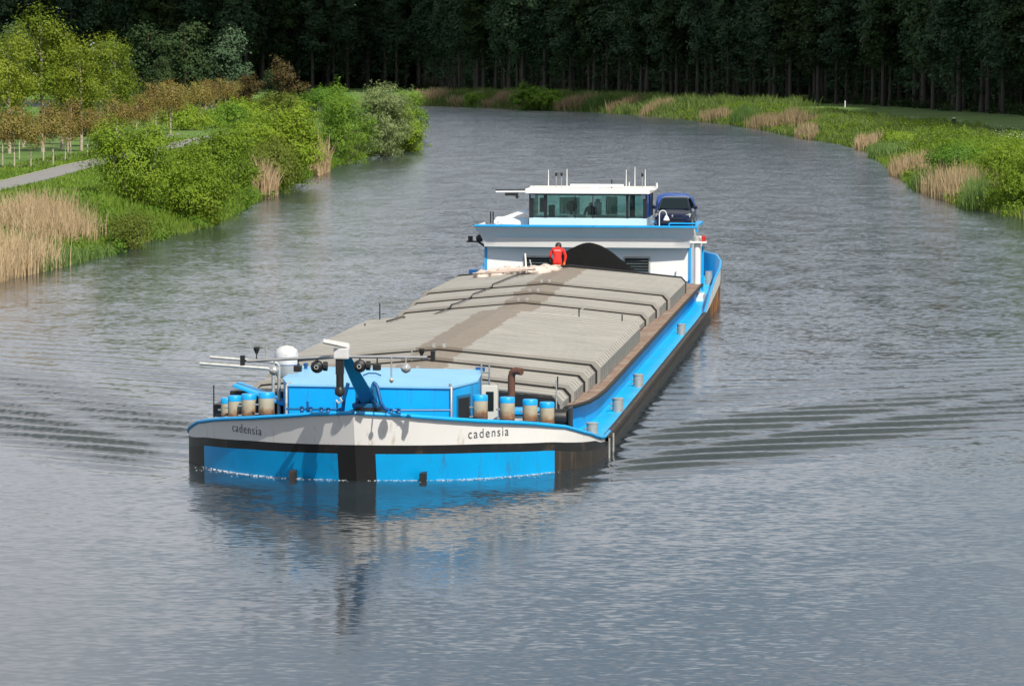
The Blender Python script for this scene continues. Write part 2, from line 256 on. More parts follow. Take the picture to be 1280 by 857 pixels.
# ------------------------------------------------------------------ mesh helpers
def link(o, parent=None):
    C.objects.link(o)
    if parent is not None: o.parent = parent
    return o
def fast_mesh(name, verts, faces, k):
    """numpy verts (n,3), faces (m,k)"""
    me = bpy.data.meshes.new(name)
    verts = np.asarray(verts, np.float32); faces = np.asarray(faces, np.int32)
    me.vertices.add(len(verts)); me.vertices.foreach_set('co', verts.ravel())
    me.loops.add(faces.size); me.loops.foreach_set('vertex_index', faces.ravel())
    me.polygons.add(len(faces)); me.polygons.foreach_set('loop_start', np.arange(0, faces.size, k, dtype=np.int32))
    me.update(calc_edges=True); me.validate()
    return me
class MB:
    def __init__(s): s.v = []; s.f = []; s.m = []
    def add(s, verts, faces, mi=0):
        o = len(s.v); s.v += [tuple(p) for p in verts]; s.f += [tuple(i + o for i in f) for f in faces]; s.m += [mi] * len(faces); return s
    def box(s, x0, x1, y0, y1, z0, z1, mi=0, mat=None):
        vs_ = [(x0, y0, z0), (x1, y0, z0), (x1, y1, z0), (x0, y1, z0), (x0, y0, z1), (x1, y0, z1), (x1, y1, z1), (x0, y1, z1)]
        if mat is not None: vs_ = [tuple(mat @ Vector(p)) for p in vs_]
        return s.add(vs_, [(0, 3, 2, 1), (4, 5, 6, 7), (0, 1, 5, 4), (1, 2, 6, 5), (2, 3, 7, 6), (3, 0, 4, 7)], mi)
    def tube(s, pts, r, n=8, mi=0, caps=True, up=(0, 0, 1)):
        pts = [Vector(p) for p in pts]; rs = r if isinstance(r, (list, tuple)) else [r] * len(pts)
        o = len(s.v); u = None
        for i, p in enumerate(pts):
            d = (pts[min(i + 1, len(pts) - 1)] - pts[max(i - 1, 0)]).normalized()
            if u is None:
                u = Vector(up) if abs(d.dot(Vector(up))) < 0.95 else Vector((1, 0, 0))
            u = (u - d * u.dot(d)).normalized(); w = d.cross(u)
            for k in range(n):
                a = 2 * math.pi * k / n; s.v.append(tuple(p + (u * math.cos(a) + w * math.sin(a)) * rs[i]))
        for i in range(len(pts) - 1):
            for k in range(n):
                a = o + i * n + k; b_ = o + i * n + (k + 1) % n
                s.f.append((a, b_, b_ + n, a + n)); s.m.append(mi)
        if caps:
            s.f.append(tuple(o + k for k in reversed(range(n)))); s.m.append(mi)
            s.f.append(tuple(o + (len(pts) - 1) * n + k for k in range(n))); s.m.append(mi)
        return s
    def lathe(s, prof, c=(0, 0, 0), n=16, mi=0, axis='Z'):
        o = len(s.v)
        for (r, z) in prof:
            for k in range(n):
                a = 2 * math.pi * k / n
                p = (r * math.cos(a), r * math.sin(a), z) if axis == 'Z' else (r * math.cos(a), z, r * math.sin(a))
                s.v.append((p[0] + c[0], p[1] + c[1], p[2] + c[2]))
        for i in range(len(prof) - 1):
            for k in range(n):
                a = o + i * n + k; b_ = o + i * n + (k + 1) % n
                s.f.append((a, b_, b_ + n, a + n)); s.m.append(mi)
        s.f.append(tuple(o + k for k in reversed(range(n)))); s.m.append(mi)
        s.f.append(tuple(o + (len(prof) - 1) * n + k for k in range(n))); s.m.append(mi)
        return s
    def prism(s, poly, z0, z1, mi=0, mi_top=None):
        n = len(poly); o = len(s.v)
        s.v += [(p[0], p[1], z0) for p in poly] + [(p[0], p[1], z1 if len(p) < 3 else p[2]) for p in poly]
        for k in range(n):
            s.f.append((o + k, o + (k + 1) % n, o + n + (k + 1) % n, o + n + k)); s.m.append(mi)
        s.f.append(tuple(o + k for k in reversed(range(n)))); s.m.append(mi)
        s.f.append(tuple(o + n + k for k in range(n))); s.m.append(mi if mi_top is None else mi_top)
        return s
    def grid(s, rows, mi=0, mif=None):
        o = len(s.v); n = len(rows[0])
        for r_ in rows: s.v += [tuple(p) for p in r_]
        for i in range(len(rows) - 1):
            for j in range(n - 1):
                a = o + i * n + j
                s.f.append((a, a + 1, a + n + 1, a + n)); s.m.append(mi if mif is None else mif(i, j))
        return s
    def mesh(s, name, mats, smooth=None, bevel=0.0, fix=True):
        me = bpy.data.meshes.new(name); me.from_pydata(s.v, [], s.f)
        for mm in (mats if isinstance(mats, (list, tuple)) else [mats]): me.materials.append(M[mm])
        me.polygons.foreach_set('material_index', s.m); me.update()
        if fix or bevel:
            bm = bmesh.new(); bm.from_mesh(me)
            if fix: bmesh.ops.recalc_face_normals(bm, faces=bm.faces)
            if bevel:
                es = [e for e in bm.edges if len(e.link_faces) == 2 and e.calc_face_angle(0) > 0.6]
                bmesh.ops.bevel(bm, geom=es, offset=bevel, segments=2, affect='EDGES', profile=0.6)
            bm.to_mesh(me); bm.free()
        if smooth is not None:
            me.polygons.foreach_set('use_smooth', [True] * len(me.polygons)); me.set_sharp_from_angle(angle=math.radians(smooth))
        return me
    def clusters(s):
        """split the collected faces into groups of pieces that stand apart"""
        n = len(s.v); par = list(range(n))
        def find(i):
            while par[i] != i: par[i] = par[par[i]]; i = par[i]
            return i
        for f in s.f:
            a = find(f[0])
            for i in f[1:]: par[find(i)] = a
        isl = {}
        for k, f in enumerate(s.f): isl.setdefault(find(f[0]), []).append(k)
        if len(isl) < 2 or len(isl) > 60: return [list(range(len(s.f)))]
        bb = []
        for ks in isl.values():
            P = np.array([s.v[i] for k in ks for i in s.f[k]]); bb.append([P.min(0) - .03, P.max(0) + .03, ks])
        merged = True
        while merged:
            merged = False
            for i in range(len(bb)):
                for j in range(i + 1, len(bb)):
                    if (bb[i][0] <= bb[j][1]).all() and (bb[j][0] <= bb[i][1]).all():
                        bb[i] = [np.minimum(bb[i][0], bb[j][0]), np.maximum(bb[i][1], bb[j][1]), bb[i][2] + bb[j][2]]; bb.pop(j); merged = True; break
                if merged: break
        return [b_[2] for b_ in bb]
    def build(s, name, mats, parent=None, smooth=None, bevel=0.0, fix=True):
        cl_ = s.clusters() if parent is not None else []
        if len(cl_) > 1 and name != 'wood_trunks':
            first = None
            for ks in cl_:
                sub = MB(); mp_ = {}
                for k in ks:
                    for i in s.f[k]:
                        if i not in mp_: mp_[i] = len(sub.v); sub.v.append(s.v[i])
                    sub.f.append(tuple(mp_[i] for i in s.f[k])); sub.m.append(s.m[k])
                o = link(bpy.data.objects.new(name, sub.mesh(name, mats, smooth, bevel, fix)), parent); first = first or o
            return first
        return link(bpy.data.objects.new(name, s.mesh(name, mats, smooth, bevel, fix)), parent)
def tag(o, label=None, cat=None, group=None, kind=None):
    if label: o['label'] = label
    if cat: o['category'] = cat
    if group: o['group'] = group
    if kind: o['kind'] = kind
    return o
def empty(name, loc=(0, 0, 0), rz=0.0):
    o = bpy.data.objects.new(name, None); o.location = loc; o.rotation_euler = (0, 0, rz); o.empty_display_size = 0.2
    return link(o)
def copy_tree(o, parent=None):
    c = o.copy(); C.objects.link(c); c.parent = parent
    for ch in list(o.children): copy_tree(ch, c)
    return c
def smooth01(x): x = np.clip(x, 0, 1); return x * x * (3 - 2 * x)
def vnoise(x, y, seed=0):
    """cheap smooth pseudo noise from summed sines"""
    r_ = np.random.default_rng(seed); out = 0
    for k in range(7):
        a = r_.uniform(0, 2 * math.pi); f = r_.uniform(0.5, 1.8); ph = r_.uniform(0, 6.28)
        out = out + np.sin((x * math.cos(a) + y * math.sin(a)) * f + ph)
    return out / 7

# ------------------------------------------------------------------ terrain, river, paths
LB = [(-28, -600), (-28, 60), (-27.5, 120), (-26.3, 179), (-23.8, 201), (-22.2, 222), (-20.3, 238), (-20.4, 301), (-19, 375), (-16.6, 425), (-13.2, 457),
      (-13.6, 500), (-15.2, 562), (-22, 610), (-45, 660), (-100, 705), (-200, 745), (-500, 790), (-1800, 840)]
RB = [(36, -600), (36, 150), (36.5, 259), (34.7, 268), (36.2, 320), (44.5, 441), (45, 484), (42, 537), (41, 602), (34, 685), (21, 781), (9, 818), (-8, 874),
      (-23, 904), (-60, 940), (-150, 980), (-500, 1030), (-1800, 1090)]
POLY = np.array(LB + RB[::-1], float)
def river_dist(x, y):
    """signed distance to the river outline, positive on land"""
    x = np.asarray(x, float); y = np.asarray(y, float)
    d = np.full(x.shape, 1e9); inside = np.zeros(x.shape, bool); n = len(POLY)
    for i in range(n):
        ax, ay = POLY[i]; bx_, by_ = POLY[(i + 1) % n]
        ex, ey = bx_ - ax, by_ - ay; L2 = ex * ex + ey * ey
        u = np.clip(((x - ax) * ex + (y - ay) * ey) / L2, 0, 1)
        d = np.minimum(d, np.hypot(x - ax - u * ex, y - ay - u * ey))
        cnd = ((ay > y) != (by_ > y))
        with np.errstate(divide='ignore', invalid='ignore'):
            xi = ax + (y - ay) * ex / (ey if ey != 0 else 1e-9)
        inside ^= cnd & (x < xi)
    return np.where(inside, -d, d)
def ground_z(x, y):
    d = river_dist(x, y)
    z = np.where(d > 0, 0.15 * smooth01(d / 0.6) + 2.15 * smooth01(d / 9.0), -1.6 * smooth01(-d / 2.5))
    z = z + np.where(d > 0, 0.10 * vnoise(np.asarray(x) * 0.35, np.asarray(y) * 0.35, 3) * smooth01(d / 4) * (1 - smooth01((d - 7.5) / 2)), 0)
    return z
def axis(parts):
    out = []
    for a, b_, st in parts: out += list(np.arange(a, b_, st))
    return np.array(out + [parts[-1][1]])
gx = axis([(-9000, -600, 1400), (-600, -120, 40), (-120, -60, 5), (-60, -8, 1.1), (-8, 24, 4), (24, 70, 1.3), (70, 140, 6), (140, 700, 40), (700, 9000, 1400)])
gy = axis([(-3000, -200, 400), (-200, 120, 20), (120, 480, 3.0), (480, 1000, 6.0), (1000, 1500, 25), (1500, 12000, 1500)])
GX, GY = np.meshgrid(gx, gy); GZ = ground_z(GX, GY)
nx, ny = len(gx), len(gy)
idx = np.arange(nx * ny).reshape(ny, nx)
q = np.stack([idx[:-1, :-1], idx[:-1, 1:], idx[1:, 1:], idx[1:, :-1]], -1).reshape(-1, 4)
me = fast_mesh('ground', np.stack([GX, GY, GZ], -1).reshape(-1, 3), q, 4); me.materials.append(M['ground'])
me.polygons.foreach_set('use_smooth', [True] * len(me.polygons))
tag(link(bpy.data.objects.new('ground', me)), kind='structure')

def ribbon(name, pts, w, z_off, matn, thick=0.06):
    mb = MB(); L, R_ = [], []
    P = [Vector((p[0], p[1], 0)) for p in pts]
    fine = []
    for a, b_ in zip(P[:-1], P[1:]):
        k = max(1, int((b_ - a).length / 3))
        fine += [a.lerp(b_, i / k) for i in range(k)]
    fine.append(P[-1])
    rows = []
    for i, p in enumerate(fine):
        d = (fine[min(i + 1, len(fine) - 1)] - fine[max(i - 1, 0)]).normalized(); nrm = Vector((d.y, -d.x, 0))
        a = p - nrm * w / 2; c_ = p + nrm * w / 2
        z = max(float(ground_z(q_.x, q_.y)) for q_ in (a, p, c_)) + z_off
        rows.append([(a.x, a.y, z - thick), (a.x, a.y, z), (c_.x, c_.y, z), (c_.x, c_.y, z - thick)])
    mb.grid(rows)
    return tag(mb.build(name, matn, None, fix=True), kind='structure')
LPATH = [(-40, 60), (-37, 180), (-36.2, 241), (-36, 262), (-36.4, 300), (-35.5, 345), (-35, 400), (-33, 460), (-33, 540), (-38, 600)]
ribbon('towpath', LPATH, 2.7, 0.05, 'asphalt')
ribbon('path_edge', [(x - 1.5, y) for x, y in LPATH], 0.16, 0.075, 'kerb')
ribbon('footpath', [(-45, 240), (-42.5, 283), (-41, 301), (-40.2, 329), (-40.0, 374), (-41, 430)], 1.2, 0.05, 'asphalt')
ribbon('gravel_path', [(54.2, 200), (54.4, 380), (55.6, 424), (59.6, 512), (58, 600), (50, 690), (38, 780), (24, 840)], 1.6, 0.05, 'kerb')

# ---- water surface with the ship's wake as real relief
AZ = math.radians(6.3243); S0 = np.array([-4.07, 92.3])
UX = np.array([math.sin(AZ), math.cos(AZ)]); UT = np.array([math.cos(AZ), -math.sin(AZ)])
def wake(x, y):
    """ship waves: each bow shoulder sheds a fan of diverging crests, spread wide by the shallow canal and broken up by the breeze"""
    rx, ry = x - S0[0], y - S0[1]
    s = rx * UX[0] + ry * UX[1]; t_ = rx * UT[0] + ry * UT[1]
    wx = .55 * vnoise(x * .35, y * .30, 41); wy = .55 * vnoise(x * .3, y * .35, 42)
    out = np.zeros_like(s); A_k = np.radians(np.linspace(28, 61, 40))
    for sgn, s_src, gain in ((1, .3, 1.0), (-1, .3, 1.0), (1, 8.0, .8), (-1, 8.0, .8), (1, 17.0, .5), (-1, 17.0, .55)):
        on = t_ * sgn > 0; t2 = ((t_ * sgn - 4.0 + wx) * .56)[on]; ss = (s - s_src + wy)[on]; acc = np.zeros_like(ss)
        for a in A_k:
            k = 2.5 / math.cos(a) ** 2; w = math.sin(math.pi * (a - A_k[0]) / (A_k[-1] - A_k[0])) ** .6
            acc += w * np.cos(k * (ss * math.cos(a) - t2 * math.sin(a)) + .6 + s_src * .7) * np.exp(-.0012 * k * np.hypot(ss, t2))
        edge = .40 * (ss + 3) + 1.2 - t2
        out[on] += gain * np.tanh(acc / math.sqrt(40) * .55) * smooth01(edge / 2.5) * smooth01((ss + 1) / 3)
    r_ = np.hypot(s, t_)
    out = out * np.exp(-np.clip(s - 34, 0, None) / 30) * smooth01((np.abs(t_) - 5.6) / 3 + .2) * (.8 + .4 * vnoise(x * .16, y * .16, 43)) * np.clip(28 / (r_ + 5), .6, 1.1)
    hump = 0.12 * np.exp(-((s + 0.6) / 1.6) ** 2 - (t_ / 3.8) ** 2) - 0.06 * np.exp(-((s - 6.5) / 4.0) ** 2) * np.exp(-((np.abs(t_) - 5.6) / 2.2) ** 2)
    return 0.082 * out + hump
wxs = axis([(-1800, -200, 200), (-200, -40, 20), (-40, 50, 0.28), (50, 120, 14)])
wys = [30.0]
while wys[-1] < 1150:
    y_ = wys[-1]; wys.append(y_ + (0.5 if y_ < 84 else 0.16 if y_ < 150 else min(25, 0.16 + (y_ - 150) * 0.012)))
wys = np.array([-600, -200, 0] + wys)
WX, WY = np.meshgrid(wxs, wys); WZ = np.zeros_like(WX)
near = (WY > 40) & (WY < 330) & (WX > -45) & (WX < 52)
WZ[near] = wake(WX[near], WY[near]) * smooth01((330 - WY[near]) / 120)
bank_fade = smooth01((WX + 27) / 5 + 1) * 1.0
nx, ny = len(wxs), len(wys); idx = np.arange(nx * ny).reshape(ny, nx)
q = np.stack([idx[:-1, :-1], idx[:-1, 1:], idx[1:, 1:], idx[1:, :-1]], -1).reshape(-1, 4)
me = fast_mesh('water', np.stack([WX, WY, WZ], -1).reshape(-1, 3), q, 4); me.materials.append(M['water'])
me.polygons.foreach_set('use_smooth', [True] * len(me.polygons))
tag(link(bpy.data.objects.new('water', me)), kind='structure')

# ---- cumulus out of view, placed and shaped to shade the wood and lawn
def shade_cloud(name, loc, sz, seed):
    r_ = np.random.default_rng(seed)
    bm = bmesh.new(); bmesh.ops.create_icosphere(bm, subdivisions=6, radius=1.0)
    for v in bm.verts:
        p = np.array(v.co); n = 0
        for k, f in enumerate((1.7, 3.4, 6.6, 12.0)):
            n += (vnoise(p[0] * f * 2 + p[2] * f, p[1] * f * 2 - p[2] * f * 0.7, seed + k)) * (0.11 / (k + 1))
        g = 1 + n
        v.co = Vector((p[0] * g * sz[0], p[1] * g * sz[1], (p[2] if p[2] > 0 else p[2] * 0.35) * g * sz[2]))
    me = bpy.data.meshes.new(name); bm.to_mesh(me); bm.free(); me.materials.append(M['shade_cloud'])
    me.polygons.foreach_set('use_smooth', [True] * len(me.polygons))
    o = bpy.data.objects.new(name, me); o.location = loc
    return tag(link(o), 'large unseen cumulus added to shade the wood beyond the bend', 'shade_cloud', kind='stuff')
leafmat('shade_cloud', (0.84, 0.85, 0.87), (0.90, 0.90, 0.91), trans=0.5, nscale=0.01, rough=1.0)
CH = 620.0; off = SUN * (CH / SUN.z)
shade_cloud('shade_cloud', (off.x + 720, off.y + 985, CH), (700, 700, 110), 5)
shade_cloud('shade_cloud', (off.x - 300, off.y + 1600, CH), (760, 620, 110), 6)['label'] = 'unseen cumulus added to shade the far and left-hand wood'
shade_cloud('shade_cloud', (off.x + 200, off.y + 520, CH), (150, 330, 70), 8)['label'] = 'smaller unseen cumulus added to shade the right lawn by the wood'

# ------------------------------------------------------------------ the barge (local x = across, y = towards the stern, z = up)
RZ = -AZ
barge = tag(empty('barge', (S0[0], S0[1], 0), RZ), 'long blue and white cargo barge with beige hatch covers coming down the river', 'barge')
def on_ship(x, s, z):
    P = S0 + s * UX + x * UT
    return (P[0], P[1], z)
BEAM = 5.92
def plan_s(a): return -0.7 + 2.2 * a + 6.0 * (1 - math.sqrt(max(0, 1 - a * a)))
A_ = [0, .03, .06, .0855, .14, .21, .28, .36, .44, .52, .60, .68, .75, .79, .8205, .86, .90, .93, .955, .975, .99, 1.0]
ITP = np.interp
def st_list():
    out = []      # (s, t, z_rail, z_white_bottom, z_black_bottom)
    for a in A_:
        out.append((plan_s(a), BEAM * a,
                    ITP(a, [0, .21, .30, .415, .565, .646, .76, .87, .96, 1], [1.95, 1.84, 1.76, 1.67, 1.53, 1.47, 1.33, 1.14, .80, .54]),
                    ITP(a, [0, .08, .55, .81, .98, 1], [1.09, 1.07, .94, .80, .58, .48]),
                    ITP(a, [0, .08, .55, .81, 1], [.84, .83, .70, .57, .28])))
    for s in (8.2, 9.0, 10, 13, 18, 25, 32, 40, 46, 51, 54, 56, 57.5, 58.5, 60, 62, 64, 66, 68, 70, 72, 74, 76, 78, 79.5, 80.8, 81.8, 82.4, 82.7):
        t_ = ITP(s, [7, 70, 74, 78, 80.8, 82, 82.7], [BEAM, BEAM, 5.75, 5.35, 4.5, 3.0, 0.0])
        out.append((s, t_, ITP(s, [7.5, 8.6, 13, 56, 57.5, 60, 62.3, 66, 70, 78, 83], [.54, .53, .51, .50, .53, .82, 1.15, 1.50, 1.72, 1.86, 1.9]),
                    ITP(s, [7.5, 9, 57, 61.5, 69.7, 76, 83], [.48, .40, .36, .50, .95, 1.05, 1.1]),
                    ITP(s, [7.5, 9, 57, 70, 83], [.28, .16, .16, .45, .6])))
    return out
ST = st_list(); NB = len(A_)
def rake(s, z): return 0.30 * max(0, 1.95 - z) * max(0, 1 - (s + .7) / 5)
def rail_z(side, s, z):
    return z if side > 0 or s < 57 else min(z, ITP(s, [57, 69, 75, 80, 83], [.52, .60, 1.1, 1.7, 1.9]))
def hull_mesh():
    mb = MB()
    for side in (1, -1):
        rows = []
        for (s, t_, zr, zw, zb) in ST:
            zr, zw = rail_z(side, s, zr), min(zw, rail_z(side, s, zr) - .12)
            zs = [zr, zw, zb, 0.0, -1.4]
            rows.append([(side * t_, s + rake(s, z), z) for z in zs])
        def mif(i, j):
            s, t_ = ST[i][0], ST[i][1]; bow = i < NB - 1
            if j == 0: return 0 if bow or s >= 57 else 5
            if j == 1: return 1 if bow else (4 if s > 60 else 3)
            if bow:
                if t_ < 0.499: return 1
                if t_ < 4.79: return 2
                return 3
            return 4 if s > 60 else 3
        mb.grid(rows, mif=mif)
    return mb
hull = hull_mesh().build('hull', ['white_hull', 'black_hull', 'blue', 'tar_hull', 'rust_hull', 'strake'], barge, smooth=35)
hull['label'] = 'blue, black and white painted hull with rusty dark sides'
def deck_z(s): return ITP(s, [-1, 2, 4, 6.8, 9, 57, 62, 83], [1.42, 1.18, .92, .50, .42, .40, .42, .9])
# rail cap, bulwark inside, deck
mb = MB(); dk = MB(); bw = MB()
for side in (1, -1):
    mb.tube([(side * t_, s, zr + .01) for (s, t_, zr, zw, zb) in ST[:NB + 2]], 0.055, 8)
    mb.tube([(side * t_, s, rail_z(side, s, zr) + .01) for (s, t_, zr, zw, zb) in ST if s >= 57], 0.06, 8)
    for rng_ in (ST[:NB], [q_ for q_ in ST if q_[0] >= 57]):
        bw.grid([[(side * max(0, t_ - .06), s + rake(s, zr) + (.09 if s < 6 else 0), rail_z(side, s, zr) - .01), (side * max(0, t_ - .10), s + rake(s, deck_z(s) - .05) + (.12 if s < 6 else 0), deck_z(s) - .05)] for (s, t_, zr, zw, zb) in rng_])
rail = mb.build('rail', 'blue', barge, smooth=40)
bw.build('bulwark', 'blue', barge, smooth=40, fix=False)
dk.grid([[(k * (t_ - .05), s + rake(s, deck_z(s)) + .06, deck_z(s) + .03 * (1 - abs(k))) for k in (-1, -.5, 0, .5, 1)] for (s, t_, zr, zw, zb) in ST if t_ > .06])
dk.build('deck', 'blue_deck', barge, smooth=40)
# side strake: rubbing bar along the mid body, with upright frames now and then
mb = MB()
for side in (1, -1):
    mb.grid([[(side * (BEAM + .002), s, z + .06), (side * (BEAM + .09), s, z + .04), (side * (BEAM + .09), s, z - .10), (side * (BEAM + .002), s, z - .12)] for (s, z) in [(q_[0], q_[2] - .02) for q_ in ST if 6.7 < q_[0] < 57.6]])
    mb.grid([[(side * (BEAM - .12), s, z), (side * (BEAM + .002), s, z + .06)] for (s, z) in [(q_[0], q_[2] - .02) for q_ in ST if 6.7 < q_[0] < 57.6]])
mb.build('rubbing_strake', 'strake', barge, fix=True)
for s in (7.6, 9.0):
    mb = MB(); mb.tube([(BEAM + .11, s, .50), (BEAM + .11, s, -.15)], .03, 6); mb.build('fender_bar', 'galv', barge)
# dark fairing marks near the waterline
for a, side in ((.30, -1), (.29, 1)):
    s = plan_s(a) - .05; mb = MB(); x0 = side * BEAM * a
    mb.prism([(x0 - .09, s - .02), (x0 + .09, s - .02), (x0 + .05, s + .5), (x0 - .05, s + .5)], -.1, .30)
    mb.build('water_inlet', 'black_hull', barge)

# ---- name on both bows
def text_mesh(body, size, extr=0.008):
    cu = bpy.data.curves.new('lettering', 'FONT'); cu.body = body; cu.size = size; cu.extrude = extr; cu.resolution_u = 3; cu.space_character = 1.22; cu.offset = -0.004
    o = bpy.data.objects.new('lettering', cu); C.objects.link(o)
    dg = bpy.context.evaluated_depsgraph_get(); me = bpy.data.meshes.new_from_object(o.evaluated_get(dg))
    bpy.data.objects.remove(o); return me
def arc_tab():
    a = np.linspace(0, .98, 300); s = np.array([plan_s(v) for v in a]); t_ = BEAM * a
    return np.concatenate([[0], np.cumsum(np.hypot(np.diff(s), np.diff(t_)))]), s, t_
ARC, AS, AT = arc_tab()
for side in (1, -1):
    me = text_mesh('cadensia', 0.36); v = np.array([p.co[:] for p in me.vertices]); wid = v[:, 0].max()
    t0 = 2.78; a0 = ITP(t0, AT, ARC); k = 1.42 / wid
    arc = a0 + v[:, 0] * k if side > 0 else a0 + 1.42 - v[:, 0] * k
    zb_ = 1.13 + 0.0 * arc
    z = zb_ + v[:, 1]
    s = ITP(arc, ARC, AS) + np.array([rake(q_, zz_) for q_, zz_ in zip(ITP(arc, ARC, AS), z)]); t_ = ITP(arc, ARC, AT)
    ds = np.gradient(AS, AT); sl = ITP(arc, ARC, ds); nrm = np.hypot(1, sl)
    outw = .010 + v[:, 2]
    X = side * (t_ + outw * sl / nrm); Y = s - outw / nrm
    me.vertices.foreach_set('co', np.stack([X, Y, z], -1).astype(np.float32).ravel()); me.materials.clear(); me.materials.append(M['letters']); me.update()
    o = link(bpy.data.objects.new('lettering', me), hull)

# ---- coaming round the hold
cpath = [(5.12, 66.4), (5.12, 50), (5.12, 30), (5.12, 18), (5.11, 15), (5.05, 13), (4.92, 11.2), (4.64, 9.9), (4.2, 9.1), (3.6, 8.7), (2.8, 8.5)]
cpath = cpath + [(-x, y) for x, y in reversed(cpath)]
def offs(path, d):
    out = []
    for i, (x, y) in enumerate(path):
        a = Vector(path[max(i - 1, 0)]); b_ = Vector(path[min(i + 1, len(path) - 1)]); dd = (b_ - a).normalized(); out.append((x + dd.y * d * -1, y + dd.x * d))
    return out
inn = offs(cpath, -.48); outp = offs(cpath, .16)
if abs(inn[0][0]) > abs(cpath[0][0]): inn, outp = offs(cpath, .48), offs(cpath, -.16)
CZ = 1.22
mb = MB(); mb.grid([[(x, y, CZ - .02), (x, y, deck_z(y) - .1)] for x, y in cpath]); mb.build('coaming', 'blue_wall', barge, smooth=40, fix=False)
mb = MB(); mb.grid([[(a[0], a[1], .2), (a[0], a[1], CZ), (b_[0], b_[1], CZ), (b_[0], b_[1], CZ - .10), (c_[0], c_[1], CZ - .10)] for a, b_, c_ in zip(inn, outp, cpath)]); mb.build('coaming_top', 'rusty', barge, fix=False)
mb = MB(); mb.tube([(x, y, CZ - .05) for x, y in offs(cpath, .20 if outp[0][0] > cpath[0][0] and offs(cpath, .2)[0][0] > cpath[0][0] else -.20)], .06, 7); mb.build('coaming_edge', 'rubber', barge, smooth=60)
# ---- hatch covers, nested in two telescoping runs
def hatch(s0, s1, lev, name='hatch_cover'):
    dz = .095 * lev; dt = .125 * lev
    sec = [(4.62 + dt, CZ + .012), (4.62 + dt, 1.40 + dz), (4.44 + dt, 1.60 + dz), (3.3 + dt * .7, 1.72 + dz), (2.2 + dt * .4, 1.83 + dz), (1.1, 1.935 + dz), (0.0, 2.03 + dz)]
    sec = [(-x, z) for x, z in sec] + [(x, z) for x, z in reversed(sec[:-1])]
    n = max(3, round((s1 - s0) / .72)); p = (s1 - s0) / n; am = .09
    rows = []
    for k in range(n):
        for fr, d in ((0, 0), (.62, 0), (.70, 1), (.92, 1)):
            rows.append((s0 + (k + fr) * p, d * am))
    rows.append((s1, 0))
    R = []
    for s, d in rows:
        row = []
        for i, (x, z) in enumerate(sec):
            ed = min(i, len(sec) - 1 - i)
            if ed == 0: row.append((x - math.copysign(d * .5, x), s, z))
            elif ed == 1: row.append((x - math.copysign(d * .5, x), s, z))
            elif ed == 2: row.append((x - math.copysign(d * 1.0, x), s, z - d * 1.5))
            else: row.append((x, s, z - d * .75))
        R.append(row)
    mb = MB(); mb.grid(R, mif=lambda i, j: 1 if j in (0, 11) else (2 if i % 4 == 2 else 0))
    # end faces with a rim
    for s, e in ((s0, -1), (s1, 1)):
        o_ = len(mb.v); f = [(x, s, z) for x, z in sec]; mb.v += f; mb.f.append(tuple(range(o_, o_ + len(f)))); mb.m.append(1)
    h = mb.build(name, ['hatch', 'hatch_side', 'hatch_groove'], barge, fix=True)
    # leading rim: raised bar following the arch, and a dark strip standing in for the shadow gap beneath
    rim = MB(); rim.grid([[(x * 1.004, s0 - .05, z + .035), (x * 1.004, s0 + .12, z + .035), (x * .99, s0 + .12, z - .03)] for x, z in sec]); rim.grid([[(x * 1.004, s0 - .05, z + .035), (x * .985, s0 - .05, z - .055)] for x, z in sec])
    rim.build('leading_rim', 'hatch', h, fix=True)
    gap_strip = MB(); gap_strip.grid([[(x * .990, s0 - .035, z - .03), (x * .965, s0 - .035, z - .22)] for x, z in sec]); gap_strip.build('gap_shade', 'rubber', h, fix=False)
    lug = MB()
    for sx_ in (-.16, .16): lug.box(sx_ - .05, sx_ + .05, s0 - .06, s0 + .1, 2.03 + dz - .02, 2.03 + dz + .10)
    lug.build('lifting_lug', 'galv', h)
    return h
HS = [(8.35, 10.6, 0), (10.5, 13.85, 1), (13.75, 16.6, 2), (16.5, 33.3, 3), (33.0, 40.8, 0), (40.66, 44.85, 1), (44.74, 49.25, 2), (49.15, 59.3, 3)]
for a, b_, l in HS: hatch(a, b_, l)
# dark front of the foremost cover
mb = MB(); mb.add([(-4.5, 8.30, 1.30), (4.5, 8.30, 1.30), (4.5, 8.30, 1.46), (4.32, 8.30, 1.62), (0, 8.30, 2.02), (-4.32, 8.30, 1.62), (-4.5, 8.30, 1.46)], [(0, 1, 2, 3, 4, 5, 6)]); mb.build('end_plate', 'black', barge, fix=False)
mb = MB(); arch = [(-5.02, CZ), (-5.02, 1.72), (-4.82, 1.94), (0, 2.42), (4.82, 1.94), (5.02, 1.72), (5.02, CZ)]
mb.grid([[(x, 59.36, z), (x, 59.36, z - .0), (x, 59.62, z), (x * .97, 59.62, z - .14)] for x, z in arch]); mb.grid([[(x, 59.36, z), (x * .97, 59.36, z - .14)] for x, z in arch]); mb.build('end_frame', 'black', barge, fix=False)
